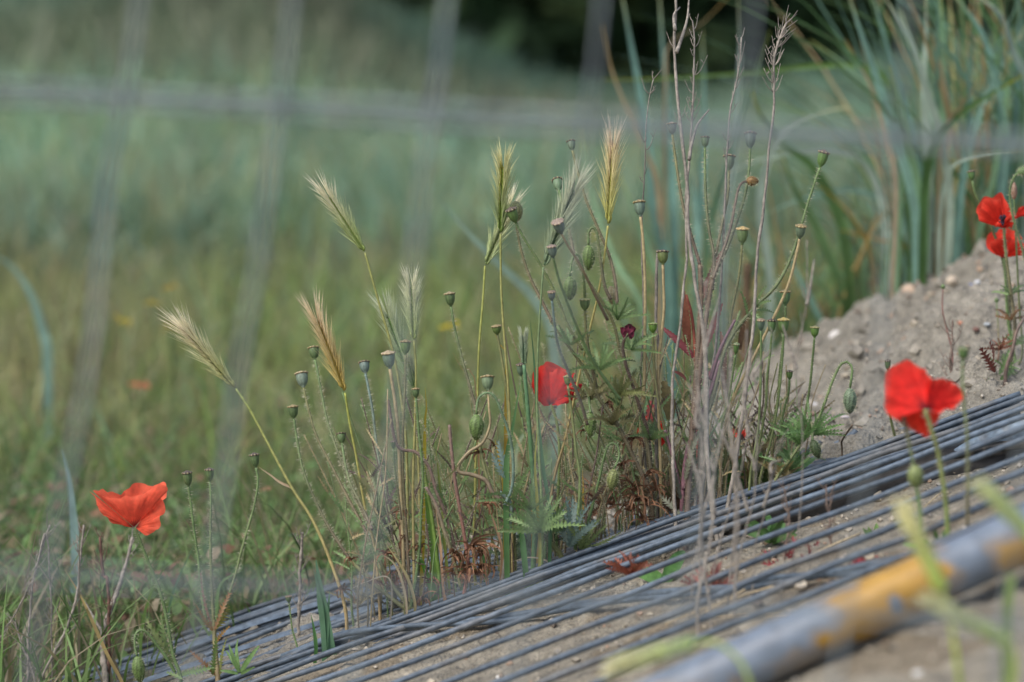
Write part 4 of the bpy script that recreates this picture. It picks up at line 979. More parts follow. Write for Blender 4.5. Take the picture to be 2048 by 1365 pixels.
# ------------------------------------------------------------------ wall barley
def ear(t, foot, tip, c0, c1, d=1.8, wide=1.0, seed=0, bend=0.0, fat=1.0):
    """foot and tip in pixels; c0 colour near the foot, c1 near the tip"""
    r = np.random.default_rng(seed); a = P(foot[0], foot[1], d); b = P(tip[0], tip[1], d + r.uniform(-.006, .006))
    ax = b - a; L = np.linalg.norm(ax); ax = ax / L; side = norm(np.cross(ax, [0, 1, 0])); nr = np.cross(side, ax)
    n = 26; s = np.linspace(0.02, .70, n); rach = a + ax * (s * L)[:, None] + side * (bend * L * s ** 2)[:, None]
    m = MB(); m2 = MB(); c0 = np.array(c0) * [.92, 1.06, 1]; c1 = np.array(c1) * [.94, 1.02, 1.05]
    tw = r.uniform(-.5, .5)
    tube(m, rach, PX(2.2, d), 5, c0 * .8)
    for k in range(n):
        f = k / (n - 1); col = c0 * (1 - f ** 1.3) + c1 * f ** 1.3
        sd_ = 1 if k % 2 else -1
        for j in (-1, 0, 1):
            phi = tw + (0 if sd_ > 0 else math.pi) + j * .75
            out = math.cos(phi) * side + math.sin(phi) * nr
            an = r.uniform(.16, .26) * wide; dr = norm(ax + out * an)
            l = L * .085 * r.uniform(.85, 1.15); q = rach[k] + out * PX(2, d)
            pr = smooth([q, q + dr * l * .5 + out * PX(1.5, d), q + dr * l], 5)
            tube(m, pr, PX(1, d) * fat * np.array([.6, 1.9, 2.1, 1.4, .3]), 5, (col * .88 + np.array([.72, .66, .42]) * .12) * r.uniform(.85, 1.12))
            for g in range(4):
                o2 = norm(out + r.normal(0, .35, 3)); al = L * r.uniform(.22, .38) * (1 - .25 * abs(f - .55)) ; aw = PX(1.1, d) * fat
                an2 = r.uniform(.08, .43) * wide; d2 = norm(ax + o2 * an2)
                w = norm(np.cross(d2, [r.normal(), r.normal(), r.normal()]))
                q1 = q + dr * l * r.uniform(.2, .9)
                bnd = o2 * al * .05
                V = [q1 - w * aw, q1 + w * aw, q1 + d2 * al * .5 - w * aw * .65 + bnd * .3, q1 + d2 * al * .5 + w * aw * .65 + bnd * .3, q1 + d2 * al + bnd]
                m2.add(V, [(0, 1, 3, 2), (2, 3, 4)], (col * (.85 - .3 * f) + np.array([1.0, .95, .70]) * (.22 + .25 * f)) * r.uniform(.85, 1.2))
    o = m.build('spikelets', M_ear, t); m2.build('awns', M_ear, t)
def barley(label, foot, tip, culm, c0, c1, d=1.8, d1=None, wide=1.0, seed=1, cs0=(.30, .32, .10), cs1=(.40, .32, .15), cw=4.5, blades_=(), bend=0.0, group='wall barley ears', fat=1.0):
    d1 = d1 or d; b = culm[-1]; p = P(b[0], b[1], d1); p[2] = min(p[2], g1(p[0], p[1]))
    t = thing('wall_barley', label, 'barley grass', p, group)
    ear(t, foot, tip, c0, c1, d, wide, seed, bend, fat)
    pp = path3([foot] + list(culm), d, d1, ground=True)
    m = MB(); s = np.linspace(0, 1, len(pp)); r = PX(cw / 2, d) * (1 + .5 * s)
    cc = np.array(cs0) * (1 - s[:, None]) + np.array(cs1) * s[:, None]
    tube(m, pp, r, 6, cc); m.build('culm', M_stem, t)
    for bl in blades_:
        m = MB(); pts, w, c = bl; q = path3(pts, d, d + .01, n=18)
        strip(m, q, PX(w, d) * (1 - np.linspace(0, 1, 18) ** 2 * .9), np.array(c), .3); m.build('leaf', M_grass, t)
    return t
barley('cream wall barley ear leaning furthest left, its straw stem crossing the meadow', (472, 778), (330, 612), [(500, 820), (540, 895), (585, 978), (625, 1040), (660, 1120), (690, 1215)], (.40, .38, .12), (.72, .58, .40), 1.81, 1.80, seed=1, cs0=(.30, .36, .10), cs1=(.45, .32, .16), cw=5,
       blades_=[([(582, 975), (560, 965), (540, 950), (518, 935)], 5, (.45, .33, .2))])
barley('highest left-hand wall barley ear, green below with a cream tip, leaning left', (730, 506), (628, 348), [(745, 560), (762, 620), (785, 700), (800, 780), (812, 880), (815, 1000), (818, 1140)], (.33, .40, .10), (.72, .62, .45), 1.81, 1.81, seed=2, cs1=(.36, .34, .14))
barley('amber-orange wall barley ear in front of the left-hand seed heads', (690, 786), (618, 580), [(700, 850), (712, 910), (722, 970), (735, 1040), (752, 1110)], (.58, .38, .07), (.66, .44, .24), 1.80, 1.81, seed=3, cs0=(.34, .38, .08), cs1=(.45, .32, .18), wide=.95, bend=.05)
barley('short plump pale green wall barley ear standing upright above the middle seed heads', (828, 682), (820, 530), [(832, 740), (830, 850), (826, 980), (828, 1150)], (.36, .42, .13), (.66, .62, .40), 1.79, 1.80, seed=4, wide=1.25)
barley('soft green wall barley ear tucked behind the plump pale one', (830, 782), (756, 575), [(832, 850), (838, 950), (840, 1150)], (.20, .33, .08), (.30, .38, .22), 1.86, 1.86, seed=5)
barley('slanting whitish-green wall barley ear behind the dark upright one', (970, 532), (1040, 370), [(966, 600), (958, 700), (955, 800), (952, 900), (950, 1000), (948, 1120)], (.36, .42, .16), (.75, .66, .48), 1.82, 1.82, seed=6, cs0=(.34, .38, .1), cs1=(.40, .38, .12))
barley('tall dark-spined green wall barley ear pointing straight up', (1001, 468), (1008, 284), [(1002, 560), (1006, 640), (1014, 740), (1020, 850), (1024, 1000)], (.14, .22, .02), (.42, .38, .04), 1.79, 1.80, seed=7, wide=1.15)
barley('peach-tipped wall barley ear standing highest, right of the middle', (1216, 452), (1230, 228), [(1208, 520), (1196, 590), (1175, 680), (1150, 790), (1130, 880), (1108, 960), (1098, 1060)], (.52, .46, .10), (.76, .52, .36), 1.80, 1.82, seed=8, wide=.95, cs0=(.42, .40, .12), cs1=(.38, .24, .14))
barley('faint grey-green wall barley ear slanting right, softened behind a blurred fence wire', (1087, 535), (1172, 315), [(1082, 600), (1076, 700), (1074, 800), (1078, 900), (1085, 1050)], (.20, .28, .16), (.30, .34, .24), 1.75, 1.78, seed=9, cs0=(.2, .28, .14), cs1=(.25, .34, .12), wide=1.1)
barley('short bright green wall barley ear low between the hairy stalks', (757, 1085), (752, 945), [(758, 1110), (762, 1180)], (.20, .34, .08), (.34, .44, .20), 1.82, 1.82, seed=10, wide=1.0)
barley('small whitish wall barley ear left of the centre poppy', (1048, 730), (1046, 652), [(1054, 800), (1062, 900), (1070, 1040)], (.18, .28, .16), (.32, .40, .3), 1.78, 1.79, seed=11, cs0=(.12, .24, .12), cs1=(.12, .24, .08), cw=8)
barley('narrow green barley ear shoot just below the soft green ear', (830, 775), (815, 705), [(836, 850), (850, 950), (870, 1080), (880, 1190)], (.14, .26, .04), (.3, .34, .1), 1.80, 1.80, seed=12, cs0=(.25, .32, .08), cs1=(.14, .28, .05), cw=6)
# blurred ears in front
for lab, f_, tp_, cu, c0, c1, d_, sd_ in (
    ('blurred yellow-green barley ear standing in front of the yellow paint of the tube', (1885, 1185), (1800, 1000), [(1900, 1240), (1915, 1330), (1925, 1440)], (.48, .56, .10), (.66, .58, .26), 1.15, 21),
    ('blurred barley ear leaning over the tube from the right, tip to the upper left', (2024, 1292), (1840, 1190), [(2030, 1340), (2015, 1420), (2010, 1500)], (.42, .52, .12), (.58, .55, .28), 1.12, 22),
    ('blurred green barley ear reaching in over the right edge above the tube', (2080, 1090), (1950, 955), [(2110, 1180), (2130, 1350)], (.40, .50, .12), (.46, .52, .22), 1.14, 23),
    ('blurred barley ear lying nearly level over the wires at the bottom', (1395, 1285), (1205, 1340), [(1440, 1290), (1490, 1340), (1510, 1440)], (.42, .52, .18), (.62, .56, .28), 1.17, 24)):
    barley(lab, f_, tp_, cu, c0, c1, d_, d_, seed=sd_, wide=.60, fat=6.5, cw=9, cs0=c0, cs1=(.2, .3, .05), group='blurred barley ears close to the camera')
t = thing('tall_grass', 'blurred upright green grass stalk at the lower right corner', 'tall grass', P(2012, 1450, 1.15))
m1 = MB(); q = path3([(2022, 1150), (2014, 1240), (2016, 1365), (2012, 1460)], 1.15, 1.15, n=20, ground=True); strip(m1, q, PX(24, 1.15), np.array([.22, .32, .06]), .3); m1.build('blade', M_grass, t)

# ------------------------------------------------------------------ dead stems
def twigs(t, pts, d0, d1, w0, w1, side=(), col=TWG, name='dead_stem', seed=0, dens=1.0, tipfrac=.35):
    """main dead stem (top to bottom) with small broken side twigs near its top"""
    r = random.Random(seed); p = path3(pts, d0, d1, n=60, ground=True)
    k = np.linspace(0, 1, 60)
    rr = np.random.default_rng(seed)
    p[:, 0] += np.cumsum(rr.normal(0, .00022, 60)) * np.minimum(1, k * 3)
    m = MB(); tube(m, p, PX((w0 * (1 - k) + w1 * k) / 2, d0) * (1 + .15 * rr.uniform(-1, 1, 60)), 7, col * (1 + .3 * rr.uniform(-1, 1, (60, 1))))
    m.build('stem', M_dry, t)
    nt_ = int(20 * dens)
    for j in range(nt_):
        i = int(r.uniform(0, tipfrac) * 58); a = r.choice([-1, 1]) * r.uniform(.2, 1.0); L = PX(r.uniform(12, 34), d0)
        up = norm(p[max(i - 1, 0)] - p[i + 1]); out = np.array([a, r.uniform(-.6, .6), 0])
        q = [p[i], p[i] + (up * .5 + out * .7) * L * .5, p[i] + (up * 1.2 + out * .8 + np.array([0, 0, r.uniform(-.4, .2)])) * L]
        q = smooth(q, 7); m = MB(); tube(m, q, PX(np.linspace(1.1, .5, 7), d0), 4, col * r.uniform(.8, 1.2))
        if r.random() < .6:
            q2 = smooth([q[4], q[4] + (up * .6 - out * .5) * L * .4], 3); tube(m, q2, PX(.7, d0), 4, col)
        m.build('side_twig', M_dry, t)
    for sp_ in side:
        m = MB(); q = path3(sp_, d0, d0 + (d1 - d0) * .4, n=24); tube(m, q, PX(np.linspace(1.6, 4, 24), d0), 6, col * (1 + .3 * rr.uniform(-1, 1, (24, 1)))); m.build('branch', M_dry, t)
def dead(label, pts, d0, d1, w0, w1, side=(), seed=0, dens=1.0, col=TWG, tipfrac=.35, group='pale dead stems'):
    b = pts[-1]; p = P(b[0], b[1], d1); p[2] = min(p[2], g1(p[0], p[1]))
    t = thing('dead_weed', label, 'dead weed', p, group)
    twigs(t, pts, d0, d1, w0, w1, side, seed=seed, dens=dens, col=col, tipfrac=tipfrac)
    return t
dead('tallest grey dead stem, thick and forked, leaving the top of the picture', [(1348, -60), (1352, 20), (1348, 80), (1352, 170), (1362, 270), (1372, 350), (1376, 430), (1385, 520), (1396, 600), (1408, 680), (1415, 780), (1416, 900), (1425, 1010), (1440, 1110)], 1.80, 1.74, 5, 10.5,
     side=[[(1378, 0), (1374, 40), (1362, 80), (1353, 105)], [(1418, 220), (1395, 250), (1383, 290), (1378, 320)], [(1360, 15), (1348, 30), (1350, 60)]], seed=1, dens=.4)
dead('thin grey dead stem with a twiggy head right beside the tallest forked one', [(1385, 42), (1389, 80), (1388, 140), (1386, 200), (1382, 270), (1378, 330), (1372, 400), (1372, 520), (1362, 640), (1345, 760), (1345, 900), (1350, 1060)], 1.81, 1.78, 3.5, 8, seed=2, tipfrac=.2)
dead('grey dead stem with the bushiest tangled twig head, standing right of the seed-head fan', [(1573, 46), (1560, 75), (1548, 120), (1549, 160), (1548, 220), (1540, 290), (1536, 350), (1525, 440), (1513, 520), (1508, 620), (1500, 700), (1490, 800), (1475, 900), (1455, 1010), (1440, 1080)], 1.79, 1.75, 4, 9, seed=3, dens=2.4, tipfrac=.16)
dead('faint thin dead stem with sparse twigs between two seed heads behind the blurred fence', [(1483, 75), (1480, 120), (1472, 170), (1462, 215), (1455, 290), (1452, 340), (1450, 420), (1446, 520), (1440, 640), (1420, 800), (1400, 960), (1392, 1060)], 1.83, 1.80, 3, 8, seed=4, dens=.9, tipfrac=.25)
dead('needle-thin pale dead twig standing alone right of the peach barley ear', [(1307, 158), (1298, 200), (1292, 260), (1290, 330), (1286, 420), (1287, 520), (1292, 640), (1290, 760), (1300, 900), (1310, 1000)], 1.82, 1.83, 2, 5, seed=5, dens=.5, tipfrac=.25)
dead('bare pale stick with a broken top between two straw seed-head stalks', [(1316, 500), (1312, 560), (1310, 640), (1312, 740), (1308, 820), (1308, 960)], 1.82, 1.82, 6, 7, seed=6, dens=0)
# hazy stalks in front of the wires
specs = [(1418, 560, 1395, 1300, 1.55, 9), (1462, 700, 1470, 1290, 1.53, 10), (1500, 660, 1440, 1320, 1.56, 8), (1535, 660, 1430, 1200, 1.60, 5), (1385, 740, 1420, 1330, 1.55, 11), (1440, 860, 1400, 1280, 1.52, 12), (1610, 480, 1590, 1130, 1.60, 5), (1405, 900, 1384, 1250, 1.58, 6), (1520, 860, 1445, 1270, 1.58, 7), (1560, 880, 1475, 1220, 1.60, 5)]
words = ['with a kink at the top', 'standing straightest', 'leaning right at its tip', 'the one slanting up right', 'thick and leaning left', 'short and thick in the middle', 'thinnest, standing apart', 'short and thin over bare sand', 'slanting right over the bundled wires', 'thin, low and most slanted']
for i, (xa, ya, xb, yb, d_, w_) in enumerate(specs):
    rr = random.Random(100 + i)
    pts = [(xa + (xb - xa) * s + rr.uniform(-9, 9), ya + (yb - ya) * s) for s in np.linspace(0, 1, 6)]
    dead('soft pale dead stalk in front of the wires, ' + words[i], pts, d_, d_ - .01, w_ * .38, w_ * .6, side=[[(xa + rr.uniform(-30, 30), ya + 40), (pts[1][0] + rr.uniform(-8, 8), pts[1][1] - 20), pts[1]], [(pts[2][0] + rr.uniform(-45, 45), pts[2][1] - 90), pts[2]]], seed=40 + i, dens=.3, group='soft dead stalks before the wires')
# lower left dead sticks
dead('thick grey forked stick standing behind the coral poppy stem at the lower left', [(265, 1075), (255, 1120), (240, 1165), (222, 1215), (210, 1260), (208, 1310), (215, 1380)], 1.90, 1.86, 6, 15, side=[[(170, 1205), (190, 1240), (208, 1270)], [(150, 1370), (180, 1330), (205, 1290)]], seed=61, dens=.3)
for i, (pts, w_, lab) in enumerate((([(100, 1050), (80, 1110), (62, 1180), (55, 1250), (50, 1400)], 4, 'thin dead twigs fanning at the far lower left, rising straight'), ([(0, 1280), (40, 1210), (70, 1150), (95, 1080)], 3, 'thin dead twig slanting up right in the lower left corner'),
     ([(30, 1245), (45, 1290), (62, 1330), (75, 1400)], 4, 'pale dead twig bent to the right at the bottom of the left corner'), ([(168, 1050), (162, 1110), (155, 1200), (120, 1290), (60, 1400)], 5, 'pale dead twig arching between the corner and the forked stick'),
     ([(200, 1075), (206, 1150), (215, 1180)], 6, 'short dark reddish dead stem just left of the coral poppy stem'), ([(605, 1065), (600, 1130), (598, 1200), (598, 1270)], 6, 'bare beige stick standing upright among the lower-left wires'))):
    dead(lab, pts, 1.86, 1.86, w_, w_ * 1.3, seed=70 + i, dens=1.2, tipfrac=.8, col=TWG if 'reddish' not in lab else np.array([.14, .08, .06]), group='dead twigs at the lower left')

# ------------------------------------------------------------------ grass leaves near the focus
def gl(label, items, d=1.8, d1=None, name='grass_tuft', cat='grass tuft', group='grass tufts near the wires'):
    b = items[0][0][-1]; p = P(b[0], b[1], d1 or d); p[2] = min(p[2], g1(p[0], p[1]))
    t = thing(name, label, cat, p, group)
    for it in items:
        pts, w, c = it[:3]; tipc = it[3] if len(it) > 3 else None
        q = path3(pts, d + (it[4] if len(it) > 4 else 0), d1 or d, n=26, ground=True)
        m = MB(); s = np.linspace(0, 1, 26)
        strip(m, q, PX(w, d) * np.minimum(1, .06 + s * 2.2) * (1 - .25 * s), np.array(c), .3, face=(rnd.uniform(-.5, .5), -1, rnd.uniform(0, .5)), tipcol=None)
        if tipc is not None:
            pass
        m.build('leaf', M_grass, t)
    return t
gr = (.10, .24, .07); gb = (.12, .24, .14); ye = (.50, .34, .06)
gl('upright tuft of broad blue-green grass blades between the lower-left wires', [([(632, 1120), (640, 1180), (652, 1250), (660, 1290)], 26, gb), ([(628, 1140), (640, 1200), (648, 1290)], 14, gb), ([(660, 1180), (655, 1230), (652, 1290)], 12, gb), ([(622, 1230), (628, 1260), (632, 1300)], 9, gr)], 1.76)
gl('long bright green grass blades rising right of the curled brown plant', [([(842, 870), (850, 960), (862, 1080), (872, 1190)], 11, (.16, .30, .06)), ([(870, 880), (880, 980), (888, 1080), (898, 1170)], 7, (.26, .32, .08)), ([(830, 1090), (850, 1140), (868, 1200)], 14, (.14, .32, .05)), ([(965, 1050), (967, 1110), (970, 1150)], 6, gr), ([(905, 1090), (920, 1120)], 8, gr)], 1.80)
gl('tall green grass blades in front of the left half of the centre poppy', [([(1060, 640), (1068, 720), (1074, 820), (1084, 920), (1098, 1010), (1100, 1060)], 9, (.10, .22, .10)), ([(1040, 770), (1026, 850), (1016, 900), (1012, 980)], 14, (.12, .25, .09)), ([(1030, 1000), (1042, 1060), (1050, 1130)], 14, gr), ([(1078, 830), (1070, 920), (1074, 1000), (1080, 1100)], 7, (.36, .36, .08))], 1.78)
gl('yellowed dry grass leaves standing with the tall blades', [([(990, 880), (1000, 930), (1010, 1000)], 11, ye), ([(1062, 900), (1064, 960), (1066, 1040)], 8, ye), ([(1078, 1060), (1078, 1100), (1076, 1130)], 12, (.55, .38, .12)), ([(990, 668), (1000, 690), (1012, 702)], 11, ye), ([(850, 775), (853, 820), (850, 852)], 11, (.42, .34, .04)), ([(905, 705), (925, 740), (952, 782)], 5, (.45, .28, .14)), ([(1165, 940), (1166, 1000), (1160, 1090)], 7, ye)], 1.81)
gl('low straw wisps lying over the wires at the foot of the plants', [([(745, 1100), (790, 1130), (812, 1200)], 6, (.5, .42, .28)), ([(770, 1085), (812, 1150), (830, 1210)], 7, (.5, .42, .2)), ([(880, 1150), (910, 1165), (960, 1170)], 4, (.5, .44, .33)), ([(700, 1180), (730, 1165), (780, 1160)], 4, (.5, .44, .33)), ([(1020, 1125), (1060, 1115), (1100, 1130)], 4, (.5, .44, .33)), ([(620, 1270), (655, 1285), (680, 1265)], 4, (.5, .44, .33)), ([(870, 1010), (880, 1080), (885, 1160)], 6, (.48, .3, .18)), ([(965, 985), (990, 1050), (1004, 1110)], 6, (.48, .3, .18))], 1.79)
# soft pale blades in the meadow behind
mead = [('pale drooping grass blade arching at the left edge', [([(-20, 505), (25, 535), (62, 590), (84, 660), (95, 720)], 24, (.24, .38, .30))], 3.0), ('blurred pale blue-green grass blade pointing down left of the coral poppy', [([(125, 900), (138, 960), (146, 1030), (150, 1110)], 22, (.24, .36, .33))], 2.1),
        ('blurred pale grass blade slanting behind the upright barley ear', [([(880, 400), (940, 470), (1010, 540), (1070, 600), (1110, 700)], 24, (.26, .37, .28))], 2.5), ('blurred straw blade slanting down right behind the leaning stalks', [([(1240, 1000), (1160, 890), (1130, 850), (1090, 845), (1040, 880), (1030, 960)], 7, (.28, .36, .22))], 2.1),
        ('dry straw blade lying slantwise over the ground cover at the left', [([(130, 1140), (165, 1200), (210, 1300), (250, 1380)], 8, (.5, .38, .16))], 1.86), ('pale olive blade slanting over the ground cover right of the three seed heads', [([(660, 1050), (590, 1090), (500, 1145), (470, 1170)], 8, (.34, .33, .16))], 2.1),
        ('thin green blade leaning behind the hairy stalk of the coral poppy', [([(390, 1085), (345, 1190), (330, 1290)], 6, (.14, .26, .14))], 1.95), ('green blade leaning right beside the feet of the three seed heads', [([(485, 1140), (440, 1170), (430, 1240), (410, 1300)], 9, (.18, .30, .10))], 1.95)]
for lab, it, d_ in mead: gl(lab, it, d_, name='long_grass', cat='grass blade', group='single soft grass blades')

# ------------------------------------------------------------------ leafy weeds at the foot of the dry stems
t = thing('weed_plant', 'weed with large wine-red toothed leaves high among the pale dead stems', 'weed', P(1395, 900, 1.82), 'leafy weeds')
stem(t, path3([(1372, 590), (1385, 640), (1392, 740), (1396, 900)], 1.83, 1.82, ground=True), 6, 9, RED, RED, False)
for a, b, w_, c_ in (((1376, 690), (1368, 575), 20, (.28, .10, .06)), ((1388, 715), (1322, 650), 16, (.28, .07, .08)), ((1395, 720), (1445, 600), 18, (.22, .08, .07)), ((1400, 600), (1440, 500), 20, (.24, .10, .08)), ((1372, 760), (1340, 740), 10, (.32, .10, .08)), ((1395, 780), (1470, 705), 14, (.24, .08, .09)), ((1340, 840), (1325, 760), 30, (.18, .15, .06)), ((1310, 880), (1300, 800), 26, (.32, .06, .05)), ((1450, 780), (1440, 660), 18, (.16, .08, .05)), ((1480, 700), (1500, 610), 12, (.2, .12, .07))):
    leaf_part(t, a, b, w_, 1.83, 'red', c_, .04)
leafs = [('weed with dark green lance leaves crowding the foot of the dry stems', 1470, 1010, [(1440, 940), (1455, 990), (1480, 960), (1500, 980), (1520, 1000)], (.08, .19, .05), 1.86), ('bushy mid-green weed between the wires and the close group of seed stalks', 1560, 975, [(1540, 960), (1555, 985), (1580, 950), (1525, 975)], (.11, .23, .07), 1.85),
         ('reddish green weed low on the left of the purple stem', 1340, 1040, [(1330, 1010), (1350, 1030), (1365, 1000), (1380, 1040)], (.20, .12, .08), 1.83), ('dull green weed behind the purple stem at the wires', 1420, 1030, [(1400, 1000), (1420, 1020), (1435, 1040), (1410, 960)], (.10, .17, .08), 1.85)]
for lab, x_, y_, cs2, c_, d_ in leafs:
    t = thing('weed_plant', lab, 'weed', P(x_, y_, d_), 'leafy weeds')
    for (a, b) in cs2: cluster(t, a, b, d_, 6, 78, 17, .5, 2.7, np.array(c_), 'plain' if c_[1] > .18 else 'poppy', tipc=(.13, .26, .08) if rnd.random() < .5 else (.26, .16, .07))
t = thing('weed_plant', 'thick purple-stemmed weed rising from the wires among the dry stems', 'weed', P(1360, 1060, 1.80), 'leafy weeds')
for pth, w_ in (([(1440, 720), (1415, 800), (1385, 870), (1370, 930), (1362, 1050)], 10), ([(1395, 865), (1378, 930), (1366, 980)], 12), ([(1330, 860), (1350, 930), (1362, 990)], 8), ([(1470, 640), (1440, 700), (1420, 760)], 8)):
    stem(t, path3(pth, 1.80, 1.80), w_ * .7, w_, np.array([.20, .12, .14]), np.array([.19, .09, .11]), False)
for a, b in (((1362, 1000), (1330, 900)), ((1370, 960), (1400, 870)), ((1365, 1020), (1400, 960)), ((1360, 1030), (1320, 990)), ((1380, 900), (1420, 820))):
    leaf_part(t, a, b, 18, 1.79, col=np.array([.15, .16, .11]))
for k, (lab, x0_, x1_, y_, n_, c_, d_) in enumerate((('mixed rusty and green undergrowth at the foot of the large branching poppy plant', 1170, 1340, 1010, 8, (.17, .15, .07), 1.86), ('olive leafy undergrowth behind the purple stem and dry stems', 1340, 1460, 960, 7, (.12, .17, .07), 1.90), ('fresh green undergrowth behind the close group of seed stalks', 1450, 1590, 975, 8, (.11, .22, .06), 1.90),
     ('pale feathery undergrowth between the curled brown plant and the branching poppy', 1010, 1180, 1090, 7, (.13, .20, .10), 1.86), ('low brown-green undergrowth round the feet of the leaning hairy stalks', 720, 860, 1190, 6, (.18, .15, .07), 1.84))):
    t = thing('weed_plant', lab, 'weed', P((x0_ + x1_) / 2, y_ + 10, d_), 'leafy weeds')
    for j in range(n_):
        xx = x0_ + (x1_ - x0_) * (j + rnd.uniform(0, 1)) / n_
        c3 = np.array(c_) * rnd.uniform(.7, 1.3) + np.array([.06, -.03, 0]) * (rnd.random() < .35)
        cluster(t, xx, y_ - (xx - x0_) * .33 * (x1_ > 1200) + rnd.uniform(-10, 30), d_ + rnd.uniform(-.03, .03), 5, rnd.uniform(55, 100), rnd.uniform(12, 20), .4, 2.8, c3)
# fine stalks that make the clump a tangle
for k, (lab, x0_, x1_, yb_, yt_, n_, d_) in enumerate((('thicket of fine green and straw stalks around the large branching poppy plant', 1090, 1300, 1075, 620, 46, 1.84), ('thicket of fine stalks among the pale dead stems and the purple weed', 1300, 1470, 1020, 600, 44, 1.85), ('thicket of thin green stalks behind the close group over the sand', 1440, 1610, 965, 700, 34, 1.87), ('loose fine straw and green stalks among the leaning hairy stalks', 700, 900, 1190, 760, 28, 1.83), ('loose fine stalks beside the curled brown plant', 900, 1090, 1130, 720, 34, 1.84))):
    t = thing('weed_plant', lab, 'weed', P((x0_ + x1_) / 2, yb_, d_), 'thickets of fine stalks')
    for j in range(n_):
        xb = rnd.uniform(x0_, x1_); yb = yb_ - (xb - x0_) * (.33 if x1_ > 1000 else .28); ln_ = (yb - yt_) * rnd.uniform(.25, 1.0); sx = rnd.uniform(-.5, .42) * ln_; dj = d_ + rnd.uniform(-.05, .05)
        c0_, c1_ = rnd.choice([(OLV, OLV), (GRN, BRN), (STR * .9, STR * .8), (STR * .7, BRN), (GRN * 1.2, GRN), (PUR, PUR)])
        stem(t, path3([(xb + sx, yb - ln_), (xb + sx * .6 + rnd.uniform(-10, 10), yb - ln_ * .6), (xb + sx * .2 + rnd.uniform(-6, 6), yb - ln_ * .25), (xb, yb + 15)], dj, dj, n=22, ground=True), rnd.uniform(1.6, 3), rnd.uniform(3, 5), c0_, c1_, hair=rnd.random() < .5, d=dj, hl=5)
        for _l in range(rnd.choice([1, 2, 2, 3])):
            q_ = rnd.uniform(.1, .7); leaf_part(t, (xb + sx * q_, yb - ln_ * q_), (xb + sx * q_ + rnd.choice([-1, 1]) * rnd.uniform(18, 50), yb - ln_ * q_ - rnd.uniform(10, 60)), rnd.uniform(6, 13), dj, col=c0_ * rnd.uniform(.8, 1.3) if c0_ is not STR else GRN)
# weeds under / through the lower wires
for lab, x_, y_, c_, d_, n_, L_, w_, kind in (('broad bright green leaf showing under the wires in the middle', 1330, 1165, (.10, .23, .06), 1.70, 2, 75, 30, 'plain'), ('dark red toothed leaves spread on the sand under the wires', 1600, 1150, (.26, .06, .06), 1.66, 10, 80, 34, 'poppy'), ('brown-red withered leaves under the wires left of the green leaf', 1260, 1150, (.22, .07, .04), 1.68, 9, 60, 24, 'poppy'),
     ('little light green sprout on the sand beside the tube shadow', 1745, 1080, (.22, .38, .10), 1.66, 6, 45, 11, 'plain'), ('dark green leafy weed showing between the wires right of the dry stalks', 1545, 1085, (.08, .17, .05), 1.70, 12, 75, 18, 'plain'), ('dusky red and green leaves on the sand under the dry stalks', 1420, 1190, (.24, .09, .07), 1.64, 10, 70, 28, 'poppy'), ('green grass sprout between wires and tube at the right', 1880, 1120, (.15, .32, .07), 1.52, 6, 80, 12, 'plain')):
    t = thing('ground_weed', lab, 'weed', P(x_, y_, d_), 'low weeds under the wires')
    cluster(t, x_, y_, d_, n_, L_, w_, .3, 2.8, np.array(c_), kind)
for i, (x_, y_, d_, lab) in enumerate(((1570, 1110, 1.64, 'leafless brown twiggy sprig on the sand under the wires, the left one'), (1652, 1100, 1.64, 'leafless brown sprig on the sand, nearer to the red petal'), (1905, 770, 1.93, 'small brown two-leaved sprig at the foot of the thin red-brown weed stalk'))):
    dead(lab, [(x_, y_ - 130), (x_ + 3, y_ - 60), (x_ - 2, y_), (x_, y_ + 45)], d_, d_, 3, 6, seed=90 + i, dens=.8, tipfrac=.7, col=np.array([.2, .15, .12]), group='small brown sprigs on the sand')
# dry straw lying on the sand
def ground_hit(px_, py_):
    """walk out along the line of sight until the sand is reached"""
    d = 1.1; a = P(px_, py_, d)
    while d < 3.2:
        a = P(px_, py_, d)
        if a[2] <= g1(a[0], a[1]): break
        d += .01
    return a
for i, (x0_, y0_, x1_, y1_, w_, lab) in enumerate(((1410, 1245, 1720, 1085, 5, 'long dry straw running along the sand beside the snail shells'), (1330, 1270, 1560, 1185, 4, 'dry straw half under the cross wire'), (1415, 1252, 1600, 1247, 3, 'fine pale straw lying level on the sand above the tube'), (1590, 1235, 1660, 1190, 4, 'curved pale rootlet on the sand by the tube'), (1850, 1030, 1935, 968, 3, 'short straw at the right between wire and sand'))):
    a = ground_hit(x0_, y0_); b = ground_hit(x1_, y1_)
    t = thing('dry_straw', lab, 'straw', a, 'dry straws on the sand')
    m = MB(); q = smooth([a, (a + b) / 2 + np.array([0, .004, 0]), b], 24)
    q[:, 2] = G(q[:, 0], q[:, 1]) + .004
    tube(m, q, PX(w_ / 2, 1.6), 5, np.array([.50, .40, .24])); m.build('stalk', M_dry, t)
